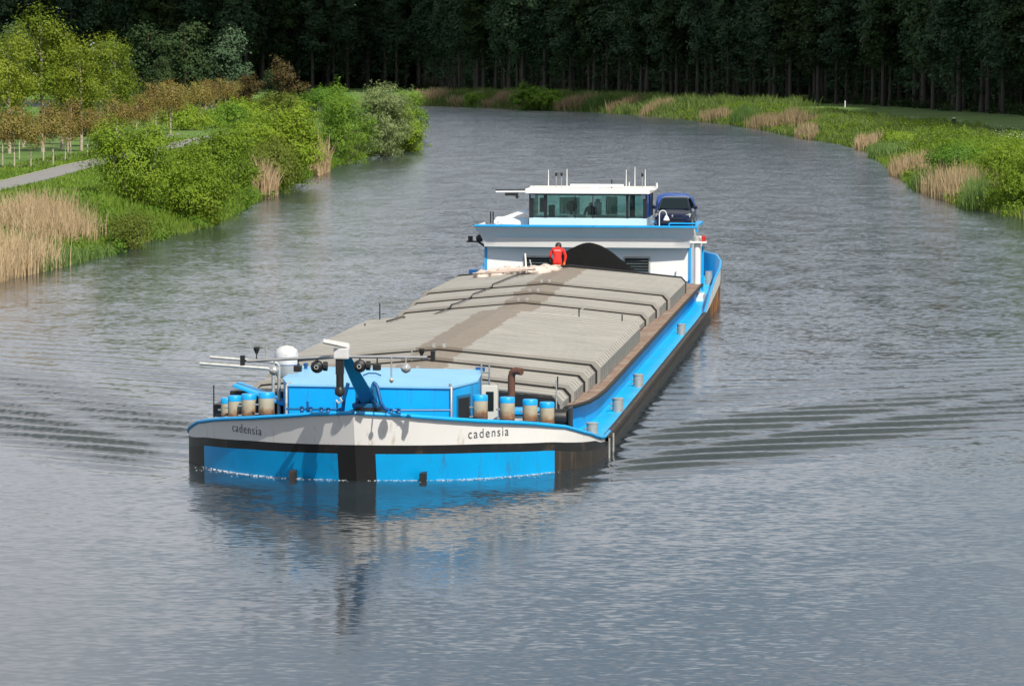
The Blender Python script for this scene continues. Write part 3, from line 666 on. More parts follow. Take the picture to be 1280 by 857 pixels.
# rail posts and props standing on the covers
def post(x, s, z0, z1, r=.022, matn='black', name='stanchion'):
    mb = MB(); mb.tube([(x, s, z0), (x, s, z1)], r, 6); return mb.build(name, matn, barge)
for x, s, z0, z1 in ((2.75, 33.9, 1.82, 2.35), (4.32, 33.6, 1.66, 2.15), (-4.35, 33.2, 1.85, 2.5), (4.3, 10.2, 1.45, 2.0), (-4.4, 30.0, 1.86, 2.0)):
    post(x, s, z0, z1)
mb = MB(); mb.tube([(2.15, 33.0, 1.9), (2.95, 35.6, 2.33)], .022, 6); mb.build('prop_bar', 'galv', barge)
mb = MB(); mb.box(3.45, 3.75, 33.45, 33.6, 1.76, 1.90); mb.box(3.55, 3.65, 33.3, 33.75, 1.80, 1.86); mb.build('winch_block', 'black', barge)
mb = MB(); mb.box(-3.9, -3.2, 33.4, 33.5, 1.80, 1.86); mb.build('cross_bar', 'black', barge)
# dark hose lying across the covers
hz_ = [(-3.7, 30.5), (-2.95, 35.5), (-2.75, 40.5), (-2.6, 41.2), (-2.45, 44.5), (-2.3, 46.8), (-2.15, 49.0), (-2.1, 50.0), (-1.9, 54), (-1.3, 58.0)]
def hz(x, s):
    l = [h for h in HS if h[0] - .06 <= s <= h[1]]; l = max([h[2] for h in l] or [0])
    return 2.03 + .095 * l - abs(x) * .092 + .075
mb = MB(); pts = []
for (a, b_) in zip(hz_[:-1], hz_[1:]):
    for k in range(5):
        f = k / 5; x = a[0] + (b_[0] - a[0]) * f; s = a[1] + (b_[1] - a[1]) * f; pts.append((x, s, hz(x, s)))
mb.tube(pts, .03, 6)
tag(mb.build('hose', 'black'), 'thin black hose lying diagonally across the beige hatch covers', 'hose')
bpy.data.objects['hose'].location = (S0[0], S0[1], 0); bpy.data.objects['hose'].rotation_euler = (0, 0, RZ)

# ---- mooring bollards
def bollard(name, x, s, z0, r, h, matn, cap=True, par=barge):
    mb = MB(); mb.lathe([(r, 0), (r, h * .30), (r * 1.04, h * .31), (r * 1.04, h * .335), (r, h * .345), (r, h)], n=20)
    o = mb.build(name, matn, par, smooth=40); o.location = (x, s, z0)
    if cap:
        mb = MB(); mb.lathe([(r * 1.015, h * .84), (r * 1.015, h), (r * .94, h + .02), (0.001, h + .025)], n=20); c_ = mb.build('cap', 'blue', o, smooth=40)
    else:
        mb = MB(); mb.lathe([(r * 1.08, h - .02), (r * 1.08, h + .01), (0.001, h + .012)], n=20); c_ = mb.build('cap', 'galv', o, smooth=40)
    pin = MB()
    for zz_ in (.30, .62): pin.tube([(-r * .9, -r * .55, h * zz_), (-r * 1.35, -r * .75, h * zz_)], .025, 6)
    pin.build('pin', 'steel', o)
    return o
for side, lst in ((1, [(2.93, 2.75), (3.64, 2.95), (4.22, 3.35), (4.60, 4.15)]), (-1, [(2.93, 2.75), (3.45, 2.95), (3.92, 3.35), (4.28, 4.1)])):
    for k, (x, s) in enumerate(lst):
        bollard('fore_bollard', side * x, s, deck_z(s) + .24 - .04 * k, .205 if side > 0 else (.22, .205, .19, .17)[k], .80, 'worn_post')
for s, side in ((8.1, 1), (15.9, 1), (24.3, 1), (47.0, 1), (74.0, 1), (8.1, -1), (15.9, -1), (24.3, -1), (47.0, -1)):
    x = 5.60 if s > 9 else 5.50
    if s > 70: x = 5.2
    bollard('side_bollard', side * x, s, deck_z(s), .165, .42 if s < 70 else .62, 'galv', cap=False)
    mb = MB(); mb.box(side * x - .3, side * x + .3, s - .12, s + .12, deck_z(s) - .02, deck_z(s) + .03)
    mb.build('bollard_foot', 'blue_deck', barge)

# ---- fore deckhouse
fz = 1.05
poly = [(-2.24, 2.35), (2.18, 2.35), (2.72, 3.7), (2.52, 6.6), (-2.75, 7.0), (-2.66, 3.9)]
mb = MB(); ztop = [2.40, 2.38, 2.44, 2.48, 2.48, 2.42]
mb.prism([(p[0], p[1], z) for p, z in zip(poly, ztop)], 0.6, 2.4)
mb.f.pop(); mb.m.pop()
fh = mb.build('fore_deckhouse', 'blue', barge, bevel=.02, smooth=30); fh['label'] = 'low blue deckhouse on the bow'
mb = MB(); n = len(poly); top = []
cx_, cy_ = -.1, 4.6
rim_ = [(p[0] * 1.012, p[1] + (-.05 if p[1] < 3 else .03), z + .012) for p, z in zip(poly, ztop)]
low_ = [(p[0], p[1], p[2] - .05) for p in rim_]
mb.v = rim_ + low_ + [(cx_ - .2, 3.6, 2.53), (cx_ + .4, 5.6, 2.57)]
mb.f = [(0, 1, 12), (1, 2, 12), (2, 13, 12), (2, 3, 13), (3, 4, 13), (4, 5, 13), (5, 12, 13), (5, 0, 12)] + [(i, i + 6, (i + 1) % 6 + 6, (i + 1) % 6) for i in range(6)]
mb.m = [0] * len(mb.f); mb.build('roof', 'blue_roof', fh, smooth=20)
mb = MB(); mb.tube([(-.4, 3.6, 2.56), (-.25, 3.6, 2.62), (-.05, 3.6, 2.62), (.1, 3.6, 2.56)], .02, 6); mb.build('roof_handle', 'blue_dark', fh)
for x, s in ((-2.30, 2.33), (2.20, 2.33)):
    mb = MB(); mb.tube([(x, s - .03, 1.1), (x, s - .03, 2.36), (x * .985, s + .05, 2.43), (x * .97, s + .15, 2.44)], .035, 8); mb.build('drain_pipe', 'steel' if x > 0 else 'galv', fh, smooth=50)
# doorway in the angled corner: black panel for its dark inside; open cream door
a = Vector((2.18, 2.35, 0)); b_ = Vector((2.72, 3.7, 0)); d = (b_ - a).normalized(); nn = Vector((d.y, -d.x, 0))
def quad_on(o, d, nn, u0, u1, z0, z1, off, th=.03):
    P = lambda u, w: o + d * u + nn * w
    mb = MB(); pts = [P(u0, off), P(u1, off), P(u1, off - th), P(u0, off - th)]
    mb.prism([(p.x, p.y) for p in pts], z0, z1); return mb
fr = quad_on(a, d, nn, .32, 1.10, 1.0, 2.12, .012, .10); fr.build('door_frame', 'blue_steel', fh)
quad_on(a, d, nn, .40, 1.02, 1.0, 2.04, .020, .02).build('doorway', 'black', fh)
mb = MB(); mb.box(2.86, 3.30, 3.60, 3.65, .95, 2.33); dr = mb.build('open_door', 'cream', fh, bevel=.02)
mb = MB(); mb.box(2.98, 3.20, 3.585, 3.66, 1.62, 2.16); mb.build('door_window', 'dark_glass', dr, bevel=.02)
quad_on(Vector((-2.66, 3.9, 0)), (Vector((-2.24, 2.35, 0)) - Vector((-2.66, 3.9, 0))).normalized(), Vector((-1, -.27, 0)).normalized(), .5, 1.1, 1.2, 2.1, .015, .05).build('side_opening', 'black', fh)
for k in range(3):
    mb = MB(); mb.lathe([(.05, 0), (.05, .12), (.07, .13), (.07, .18), (.001, .2)], n=8); o = mb.build('vent', 'blue_dark', fh); o.location = (-2.62 + .18 * k, 6.0 + .25 * k, 2.46)
# ladder-rack and boxes behind the door
mb = MB()
for k in range(2): mb.tube([(2.62 + .22 * k, 5.6, 1.3), (2.62 + .22 * k, 5.6, 2.75)], .025, 6)
for k in range(4): mb.tube([(2.62, 5.6, 1.6 + .3 * k), (2.84, 5.6, 1.6 + .3 * k)], .02, 6)
mb.build('boarding_ladder', 'steel', barge)
mb = MB(); mb.box(2.35, 2.6, 6.45, 6.6, 2.45, 2.56); mb.build('deck_box', 'blue_dark', fh)
mb = MB(); mb.tube([(3.35, 6.6, .8), (3.35, 6.6, 2.30), (3.38, 6.58, 2.42), (3.48, 6.52, 2.48), (3.66, 6.42, 2.46)], .105, 10); mb.build('goose_neck_vent', 'rust_pipe', barge, smooth=50)
for x, s in ((3.0, 6.3), (4.55, 7.3)): post(x, s, .9, 2.15, .02, 'galv')
mb = MB(); mb.box(3.6, 4.35, 4.6, 5.4, 1.2, 1.42); mb.box(3.45, 3.56, 3.35, 3.9, .95, 1.66, 0); mb.build('deck_locker', 'cream', barge, bevel=.015)
mb = MB(); mb.box(3.55, 4.6, 4.5, 5.5, 1.45, 1.56); mb.build('locker_lid', 'blue', barge, bevel=.02)
# dark deck winch and machinery to either side, and a tilted blue lid on the far side
def machinery(x0, x1, s0, s1, z0, name):
    mb = MB(); mb.box(x0, x1, s0, s1, z0, z0 + .35); mb.tube([(x0 + .1, (s0 + s1) / 2, z0 + .55), (x1 - .1, (s0 + s1) / 2, z0 + .55)], .25, 12); mb.box(x0, x0 + .08, s0, s1, z0, z0 + .85); mb.box(x1 - .08, x1, s0, s1, z0, z0 + .85)
    return mb.build(name, 'black', barge, bevel=.01, smooth=40)
machinery(-4.3, -2.9, 4.6, 5.8, .75, 'anchor_winch'); machinery(3.8, 5.0, 6.9, 7.6, .55, 'mooring_winch')
mb = MB(); mb.box(-4.9, -2.8, 5.2, 6.6, 1.2, 1.55); mb.prism([(-4.4, 5.1), (-2.8, 5.1), (-2.8, 6.0), (-4.1, 6.0)], 1.5, 1.95); mb.build('winch_cover', 'black', barge, bevel=.03)
mb = MB(); mb.box(-.75, .75, -.45, .45, -.035, .035); o = mb.build('tilted_lid', 'blue', barge, bevel=.01); o.location = (-3.42, 4.6, 1.93); o.rotation_euler = (0, math.radians(20), 0)
post(-4.75, 4.6, 1.0, 2.15, .018, 'black')
# exhaust pipes bent out over the side
for k, (x, z) in enumerate(((-3.02, 2.66), (-2.86, 2.84))):
    mb = MB(); mb.tube([(x, 4.3, 1.2), (x, 4.3, z - .12), (x - .05, 4.28, z - .03), (x - .16, 4.26, z), (x - 2.0 + k * .12, 4.0, z + .14)], .048, 8)
    mb.build('exhaust_pipe', 'galv', barge, smooth=50)

# ---- bow crane with lamp bar
cr = MB(); cr.lathe([(.52, 0), (.52, .10), (.40, .14), (.40, .22)], n=18); o = cr.build('crane_base', 'black', barge, smooth=40); o.location = (.08, 1.3, 1.72)
mb = MB(); mb.prism([(-.30, 1.0), (.38, 1.0), (.38, 1.6), (-.30, 1.6)], 1.92, 2.04); mb.prism([(-.22, 1.05), (-.12, 1.05), (-.12, 1.55), (-.22, 1.55)], 2.04, 2.5); mb.prism([(.20, 1.05), (.30, 1.05), (.30, 1.55), (.20, 1.55)], 2.04, 2.56); mb.build('crane_bracket', 'blue_steel', barge, bevel=.02)
def boxbeam(p0, p1, w0, h0, w1, h1, upv=(0, -1, .4)):
    p0, p1 = Vector(p0), Vector(p1); d = (p1 - p0).normalized(); u = Vector(upv); u = (u - d * u.dot(d)).normalized(); w = d.cross(u)
    mb = MB(); v = []
    for p, ww, hh in ((p0, w0, h0), (p1, w1, h1)):
        v += [p + w * ww / 2 + u * hh / 2, p - w * ww / 2 + u * hh / 2, p - w * ww / 2 - u * hh / 2, p + w * ww / 2 - u * hh / 2]
    return mb.add(v, [(0, 1, 2, 3), (7, 6, 5, 4), (0, 4, 5, 1), (1, 5, 6, 2), (2, 6, 7, 3), (3, 7, 4, 0)])
arm = boxbeam((.10, 1.35, 2.05), (-.14, -1.42, 3.58), .42, .26, .24, .20).build('crane_arm', 'blue_steel', barge, bevel=.02)
mb = MB(); mb.tube([(-.52, .75, 1.75), (-.46, .65, 2.2), (-.34, .6, 2.62)], .05, 8); mb.tube([(.30, .85, 2.62), (.42, .75, 2.52), (.52, .7, 2.1), (.62, .7, 1.95), (.72, .75, 1.9)], .05, 8); mb.build('crane_hose', 'blue_dark', barge, smooth=50)
pre_ = set(o_.name for o_ in barge.children)
mb = MB(); mb.box(-.58, -.18, -.16, .16, 3.58, 3.86); mb.build('crane_head', 'grey_white', barge, bevel=.03)
boxbeam((-.22, .1, 3.90), (-.78, -.6, 4.08), .14, .09, .11, .08).build('crane_jib', 'grey_white', barge, bevel=.02)
mb = MB(); mb.box(-.53, -.33, -.12, .06, 3.18, 3.60); mb.tube([(-.43, -.03, 3.18), (-.43, -.03, 2.85)], .10, 10); mb.lathe([(.02, 2.58), (.13, 2.66), (.14, 2.78), (.06, 2.90)], c=(-.43, -.03, 0), n=12); mb.build('hook_block', 'black', barge, smooth=40)
mb = MB(); mb.tube([(-.43, -.10, 2.58), (-.36, -.12, 2.49), (-.45, -.14, 2.44), (-.52, -.12, 2.51)], .03, 6); mb.build('hook', 'galv', barge)
bar = MB(); bar.tube([(-2.86, -.1, 3.50), (-.5, -.05, 3.64), (1.86, 0.0, 3.64)], .042, 8); bar = bar.build('lamp_bar', 'steel', barge, smooth=50)
def lampj(x, z, kind):
    z = 3.62 + (0 if x > -.5 else (x + .5) * .058)
    mb = MB(); mb.tube([(x, -.06, z), (x, -.06, z - .16)], .018, 6)
    if kind == 'big':
        mb.lathe([(.03, -.02), (.15, .04), (.17, .12), (.17, .16)], c=(x, -.2, z - .22), n=14, axis='Y'); o = mb.build('searchlight', 'black', bar, smooth=40)
        g = MB(); g.lathe([(.06, 0), (.06, .02), (.001, .021)], c=(x, -.215, z - .22), n=12, axis='Y'); g.build('lens', 'lamp_glass', o)
        l2 = MB(); l2.tube([(x + .18, -.15, z - .20), (x + .28, -.15, z - .20)], .12, 10); l2.build('lamp_body', 'black', o)
    elif kind == 'globe':
        mb.lathe([(.03, -.13), (.11, -.08), (.14, 0), (.11, .08), (.03, .13)], c=(x, -.08, z - .26), n=14); o = mb.build('globe_lamp', 'lamp_glass', bar, smooth=50)
    else:
        mb.box(x - .10, x + .10, -.2, -.02, z - .32, z - .16); o = mb.build('flood_light', 'black', bar, bevel=.02)
    return o
lampj(-2.15, 0, 'globe'); lampj(-1.52, 0, 'flood'); lampj(-1.02, 0, 'big'); lampj(.10, 0, 'big'); lampj(.55, 0, 'flood'); lampj(1.30, 0, 'globe')
mb = MB(); mb.tube([(.92, -.05, 3.64), (.92, -.05, 3.10)], .022, 6); mb.lathe([(.02, -.07), (.07, 0), (.02, .07)], c=(.92, -.05, 3.04), n=10); mb.build('hanging_sensor', 'galv', bar)
for x, sg in ((-2.98, -1), (2.00, 1)):
    mb = MB(); mb.box(x - .05, x + .05, -.14, .06, 3.38 if sg < 0 else 3.54, 3.64 if sg < 0 else 3.82); mb.tube([(x, -.05, 3.50 if sg < 0 else 3.66), (x - sg * .14, -.05, 3.50 if sg < 0 else 3.66)], .03, 6); mb.build('end_lamp', 'black', bar)
for x in (-2.62, 1.70):
    mb = MB(); mb.tube([(x, 0, 3.55), (x, 0, 3.70)], .015, 6); mb.lathe([(.03, 0), (.08, .12), (.08, .18), (.001, .19)], c=(x, 0, 3.68), n=8); mb.build('signal_lamp', 'black', bar)
    mb = MB(); mb.tube([(x + (.26 if x < 0 else -.26), 0, 3.55), (x + (.26 if x < 0 else -.26), 0, 3.86)], .02, 6); mb.build('stub_post', 'galv', bar)
for o_ in barge.children:      # the whole head hangs well forward of the stem
    if o_.name not in pre_: o_.location = (.22, -1.55, -.13)
# rails along the bow and small fittings
mb = MB(); mb.tube([(-2.15, 1.45, 1.83), (-.55, 1.2, 1.85)], .035, 8); mb.tube([(.72, 1.2, 1.85), (2.28, 1.5, 1.84)], .035, 8); mb.build('grab_bar', 'blue_steel', barge)
for x in (-1.55, -.75, .85): post(x, 1.3, 1.4, 2.05 if x < 0 else 1.9, .03, 'blue_dark')
for x in (-1.7, -1.45, -1.15, -.95, -.6, .75, .95):
    mb = MB(); mb.lathe([(.05, 0), (.05, .12), (.03, .16), (.07, .2), (.001, .24)], n=8); o = mb.build('deck_fitting', 'blue_dark', barge); o.location = (x, .75 + abs(x) * .3, 1.70)
# white buoy-shaped radar dome by the bow lamp bar
mb = MB(); mb.lathe([(.30, -.42), (.36, -.30), (.37, .0)], n=20); mb.lathe([(.372, .0), (.372, .30), (.33, .46), (.2, .56), (.05, .60), (.001, .605)], n=20, mi=1); mb.tube([(0, 0, -1.6), (0, 0, -.4)], .07, 8, 0)
o = mb.build('radar_dome', ['grey_box', 'grey_white'], barge, smooth=45); o.location = (-2.80, 5.2, 2.70); o.scale = (.9, .9, .88)
mb = MB(); mb.lathe([(.376, -.012), (.376, .012)], n=20); mb.build('dome_seam', 'blue_dark', o)

# ---- stern accommodation
HW = 4.60
mb = MB(); mb.box(-HW, HW, 68.0, 79.0, .3, 2.74); house = mb.build('stern_house', 'white', barge, bevel=.03); house['label'] = 'white accommodation block at the stern'
mb = MB(); mb.box(-HW - .05, HW + .05, 67.95, 79.05, 3.34, 3.46); mb.build('roof_deck', 'blue', house)
# forward visor: upright band, then a band flaring forward to the blue lip
xs = np.linspace(-HW - .06, HW + .06, 25)
def bulge(x): return 0.16 * (1 - (x / (HW + .06)) ** 2)
mb = MB(); R = []
for x in xs:
    b_ = bulge(x); k = smooth01((HW + .06 - abs(x)) / .5)
    R.append([(x, 68.02, 2.75), (x, 67.55 - b_, 2.75), (x * 1.01, 67.46 - b_, 3.00 + .18 * k), (x * 1.04, 67.26 - b_, 3.36), (x * 1.085, 67.02 - b_, 3.70)])
mb.grid(R); vis = mb.build('visor', 'white', house, smooth=25, fix=False)
mb = MB(); mb.grid([[(x * 1.083, 67.10 - bulge(x), 3.66), (x * 1.090, 66.96 - bulge(x), 3.69), (x * 1.090, 66.96 - bulge(x), 3.755), (x * 1.083, 67.62 - bulge(x), 3.755), (x * 1.083, 67.62 - bulge(x), 3.46)] for x in xs]); mb.build('visor_lip', 'blue', house, fix=False)
for side in (1, -1):   # visor sides and side walls of the roof deck
    mb = MB(); mb.add([(side * (HW + .06), 68.0, 2.75), (side * (HW + .06), 67.55, 2.75), (side * (HW + .10), 67.46, 3.00), (side * (HW + .24), 67.26, 3.36), (side * (HW + .39), 67.02, 3.74), (side * (HW + .39), 70.5, 3.74), (side * (HW + .06), 70.5, 2.75)], [(0, 1, 2, 3, 4, 5, 6)]); mb.build('visor_side', 'white', house, fix=False)
mb = MB(); mb.tube([(3.75, 67.4, 3.86), (4.95, 67.5, 3.86)], .03, 6); mb.tube([(3.75, 67.4, 3.86), (3.75, 67.4, 3.72)], .03, 6); mb.tube([(4.95, 67.5, 3.86), (4.95, 67.5, 3.72)], .03, 6); mb.build('guard_rail', 'blue', house)
# windows in the front wall
for x0, x1 in ((-2.86, -1.72), (1.72, 2.80)):
    mb = MB(); mb.box(x0 - .07, x1 + .07, 67.955, 68.01, 1.60, 2.32); w = mb.build('window', 'galv', house, bevel=.05)
    mb = MB(); mb.box(x0, x1, 67.940, 67.96, 1.67, 2.25); p = mb.build('pane', 'dark_glass', w, bevel=.04)
    for k in range(4):
        mb = MB(); mb.box(x0 + .04, x1 - .04, 67.930, 67.943, 1.74 + .13 * k, 1.75 + .13 * k); mb.build('blind_slat', 'grey_box', w)
for side in (1, -1):
    mb = MB(); mb.box(side * (HW + .055) - .05, side * (HW + .055) + .05, 67.96, 68.2, .4, 2.74); mb.build('corner_post', 'blue', house)
    mb = MB(); mb.box(side * (HW + .01) - .03, side * (HW + .01) + .03, 68.4, 69.1, .8, 2.5); mb.build('side_door', 'dark_glass', house)
mb = MB(); mb.box(-HW + .1, HW - .2, 66.45, 66.6, .5, 1.42); mb.build('hold_bulkhead', 'black', barge)
# white ventilation column on the port side deck with lamp tray
mb = MB(); mb.tube([(5.10, 66.2, .5), (5.10, 66.2, 3.05)], .15, 14); col_ = mb.build('vent_column', 'white', barge, smooth=50)
mb = MB(); mb.tube([(5.33, 66.4, .9), (5.33, 66.4, 2.9)], .05, 8); mb.build('column_pipe', 'blue', col_)
mb = MB(); mb.box(4.78, 5.52, 65.9, 66.5, 3.06, 3.13); mb.build('lamp_tray', 'white', col_)
mb = MB(); mb.box(5.30, 5.48, 66.0, 66.3, 3.13, 3.38); mb.build('navigation_lamp', 'nav_red', col_, bevel=.02)
mb = MB(); mb.lathe([(.16, 0), (.15, .15), (.05, .25)], c=(5.08, 66.2, 3.13), n=10); mb.tube([(5.0, 66.2, 3.3), (4.95, 66.4, 3.66)], .04, 6); mb.build('hailer', 'galv', col_)
mb = MB(); mb.box(4.72, 5.42, 65.4, 67.0, .40, .78); mb.build('column_base', 'white', barge, bevel=.03)
# starboard: searchlight bracket, dark locker and steps
mb = MB(); mb.box(-5.42, -5.22, 67.6, 67.8, 3.00, 3.22); mb.box(-5.5, -4.95, 67.65, 67.75, 2.93, 3.0); mb.tube([(-4.95, 67.7, 2.95), (-4.70, 67.9, 2.75)], .05, 6); mb.lathe([(.05, -.12), (.17, -.05), (.17, .02)], c=(-4.88, 67.55, 3.12), n=14, axis='Y'); mb.build('searchlight', 'black', barge, smooth=40)
mb = MB(); mb.box(-5.30, -4.88, 66.9, 67.5, .5, 1.72); mb.build('side_locker', 'blue_dark', barge, bevel=.02)
mb = MB()
for k in range(4): mb.box(-4.85, -4.62, 67.2 + .2 * k, 67.38 + .2 * k, .6 + .3 * k, .66 + .3 * k)
mb.tube([(-4.84, 67.1, .5), (-4.84, 68.0, 1.9)], .03, 6); mb.build('steps', 'blue', barge)

# ---- wheelhouse
WX0, WX1, WS0, WS1 = -2.84, 2.58, 69.6, 73.2
mb = MB(); mb.box(WX0, WX1, WS0, WS1, 3.46, 3.98); wh = mb.build('wheelhouse', 'shaded_white', barge, bevel=.02); wh['label'] = 'low glazed wheelhouse with flat pinkish roof'
mb = MB(); mb.box(WX0 - .16, WX1 + .14, WS0 - .25, WS1 + .3, 5.10, 5.32); rf = mb.build('wheelhouse_roof', 'white_pink', barge, bevel=.03)
div = [WX0, -2.09, -.72, .10, 1.68, WX1]
for k, x in enumerate(div):
    w_ = (.17, .075, .018, .018, .06, .17)[k]
    mb = MB(); mb.box(x - w_ if k else x, x + w_ if k < 5 else x, WS0 - .005, WS0 + .09, 3.98, 5.10); mb.build('mullion', 'black', wh)
for x in (WX0, WX1):
    for s in (WS0 + 1.7, WS1 - .08):
        mb = MB(); mb.box(x - .03, x + .03, s, s + .08, 3.98, 5.10); mb.build('mullion', 'black', wh)
mb = MB(); mb.box(WX0, WX1, WS0 - .01, WS0 + .08, 5.02, 5.099); mb.build('window_head', 'black', wh)
for a, b_ in zip(div[:-1], div[1:]):
    mb = MB(); mb.box(a + .08, b_ - .08, WS0 + .03, WS0 + .05, 3.985, 5.02); mb.build('window_pane', 'wheel_glass', wh)
for x in (WX0 + .01, WX1 - .01):
    mb = MB(); mb.box(x - .01, x + .01, WS0 + .1, WS1 - .1, 3.985, 5.09); mb.build('window_pane', 'wheel_glass', wh)
mb = MB(); mb.box(WX0 + .1, WX1 - .1, WS1 - .06, WS1 - .04, 3.985, 5.09); mb.build('window_pane', 'wheel_glass', wh)
for x in (-2.66, 2.42):
    mb = MB(); mb.box(x - .1, x + .1, WS0 - .06, WS0 - .015, 4.88, 5.06); mb.build('vent_box', 'galv', wh)
# inside: floor, console, curtains, chairs
mb = MB(); mb.box(-2.6, 2.4, WS0 + .4, WS0 + 1.0, 3.5, 4.02); mb.box(-1.2, 1.2, WS0 + .5, WS0 + .9, 4.02, 4.10); mb.build('console', 'interior', wh, bevel=.03)
mb = MB(); mb.box(-2.45, -2.15, WS0 + 1.0, WS0 + 1.5, 4.2, 4.85); mb.box(1.72, 1.95, WS0 + .9, WS0 + 1.2, 4.0, 5.0); mb.box(-2.0, -1.72, WS0 + .6, WS0 + .8, 4.02, 4.55); mb.build('cabinet', 'black', wh, bevel=.02)
cu = MB(); n = 24; cu.grid([[(.42 + .55 * k / n, WS1 - .3 + .05 * math.sin(k * 1.3), z) for k in range(n + 1)] for z in (4.02, 4.85)]); cu.build('curtain', 'interior_pale', wh, fix=False)
cu = MB(); cu.grid([[(-1.75 + .95 * k / n, WS1 - .35 + .05 * math.sin(k * 1.3), z) for k in range(n + 1)] for z in (4.02, 4.80)]); cu.build('curtain', 'interior_pale', wh, fix=False)
mb = MB(); mb.lathe([(.02, -.05), (.24, -.03), (.26, .03), (.02, .05)], c=(-1.05, WS0 + 1.7, 4.45), n=14, axis='Y'); mb.tube([(-1.05, WS0 + 1.7, 3.5), (-1.05, WS0 + 1.7, 4.3)], .06, 8); mb.build('seat_back', 'black', wh, smooth=50)
mb = MB(); mb.box(.02, .36, WS0 + 1.6, WS0 + 1.75, 4.0, 4.66); mb.box(.08, .30, WS0 + 1.58, WS0 + 1.7, 4.66, 4.80); mb.build('seat_back', 'interior', wh, bevel=.04)
# roof gear
for x, z1, nm in ((-2.09, 6.15, 'antenna'), (-1.23, 6.19, 'antenna'), (1.52, 6.17, 'antenna'), (1.92, 6.30, 'antenna'), (2.40, 6.18, 'antenna'), (1.66, 5.55, 'antenna')):
    mb = MB(); mb.tube([(x, 71, 5.31), (x, 71, 5.6), (x, 71, z1)], [.024, .02, .014] if z1 > 5.7 else .022, 7); mb.build(nm, 'white', rf)
for x in (-1.75, -1.50, 2.25):
    mb = MB(); mb.tube([(x, 71.2, 5.31), (x, 71.2, 5.86)], .014, 6, 1); mb.lathe([(.035, 0), (.06, .05), (.06, .13), (.03, .17)], c=(x, 71.2, 5.84), n=8); mb.build('signal_lamp', ['black', 'galv'], rf)
mb = MB(); mb.box(-1.04, 1.42, 70.6, 70.85, 5.38, 5.50); mb.box(-.1, .3, 70.55, 70.9, 5.31, 5.40); mb.build('radar_scanner', 'white', rf, bevel=.03)
mb = MB(); mb.tube([(.85, 71, 5.31), (.85, 71, 5.72)], .03, 6); mb.build('stub_mast', 'black', rf)
mb = MB(); mb.box(-2.80, -2.62, 69.5, 69.7, 5.32, 5.44); mb.build('roof_lamp', 'white', rf, bevel=.02)
mb = MB(); mb.tube([(2.60, 70, 5.25), (2.95, 70, 5.30), (3.02, 70, 5.38), (3.0, 70, 5.60)], .045, 7); mb.build('whistle', 'white', rf)
mb = MB(); mb.tube([(-3.0, 71, 5.12), (-4.55, 71, 5.10)], .04, 7); mb.build('side_arm', 'white', rf)
mb = MB(); mb.box(-4.1, -3.5, 70.9, 71.1, 4.94, 5.06); mb.lathe([(.02, -.08), (.09, 0), (.02, .08)], c=(-3.55, 71, 4.88), n=8); mb.tube([(-4.6, 71.3, 5.19), (-3.0, 71.3, 5.22)], .02, 6); mb.build('arm_lamp', 'black', rf)
# folded mast and white deck boxes left of the wheelhouse
boxbeam((-4.55, 70, 3.74), (-2.95, 70.2, 4.32), .18, .16, .18, .16, (0, 0, 1)).build('folded_mast', 'white', barge, bevel=.02)
mb = MB(); mb.box(-4.5, -2.95, 70.4, 71.2, 3.46, 3.95); mb.build('roof_locker', 'white', barge, bevel=.04)
mb = MB(); mb.lathe([(.55, 0), (.5, .14), (.3, .22), (.001, .25)], c=(-3.75, 69.3, 3.72), n=16); mb.build('skylight', 'white', barge, smooth=50)
for x in (-4.62, -4.50): post(x, 69.6, 3.7, 4.25, .03, 'black')
# ship's bell on its hook
mb = MB(); pts = [(3.30, 67.55, 3.72), (3.30, 67.55, 4.28)] + [(3.30 + .16 - .16 * math.cos(a), 67.55, 4.28 + .16 * math.sin(a)) for a in np.linspace(.3, math.pi, 8)] + [(3.62, 67.55, 4.22)]
mb.tube(pts, .022, 7); bs = mb.build('bell_stand', 'white', barge, smooth=50)
mb = MB(); mb.lathe([(.15, 0), (.12, .06), (.08, .16), (.03, .22), (.001, .23)], c=(3.62, 67.55, 4.0), n=14); mb.build('bell', 'white', bs, smooth=50)

# ---- cargo, crew and loose gear on board
def ship_thing(name, x, s, z, label, cat, rz=0, group=None): return tag(empty(name, on_ship(x, s, z), RZ + rz), label, cat, group)
def heap():
    nxx, nyy = 60, 34; X = np.linspace(-4.5, 4.5, nxx); Y = np.linspace(59.5, 66.4, nyy); GXX, GYY = np.meshgrid(X, Y)
    d = np.hypot((GXX - .55) / 2.55, (GYY - 63.0) / 2.9)
    d = np.where(GXX < .55, d * .86, d); Z = 1.28 + 2.05 * np.clip(1.16 - np.sqrt(d * d + .05), 0, 2)
    Z += .05 * vnoise(GXX * 4, GYY * 4, 21) + .03 * vnoise(GXX * 11, GYY * 11, 22)
    i_ = np.arange(nxx * nyy).reshape(nyy, nxx); f = np.stack([i_[:-1, :-1], i_[:-1, 1:], i_[1:, 1:], i_[1:, :-1]], -1).reshape(-1, 4)
    me = fast_mesh('coal_heap', np.stack([GXX, GYY, Z], -1).reshape(-1, 3), f, 4); me.materials.append(M['coal'])
    o = link(bpy.data.objects.new('coal_heap', me)); o.location = (S0[0], S0[1], 0); o.rotation_euler = (0, 0, RZ)
    tag(o, 'black heap of coal in the open hold before the white house', 'coal')
heap()
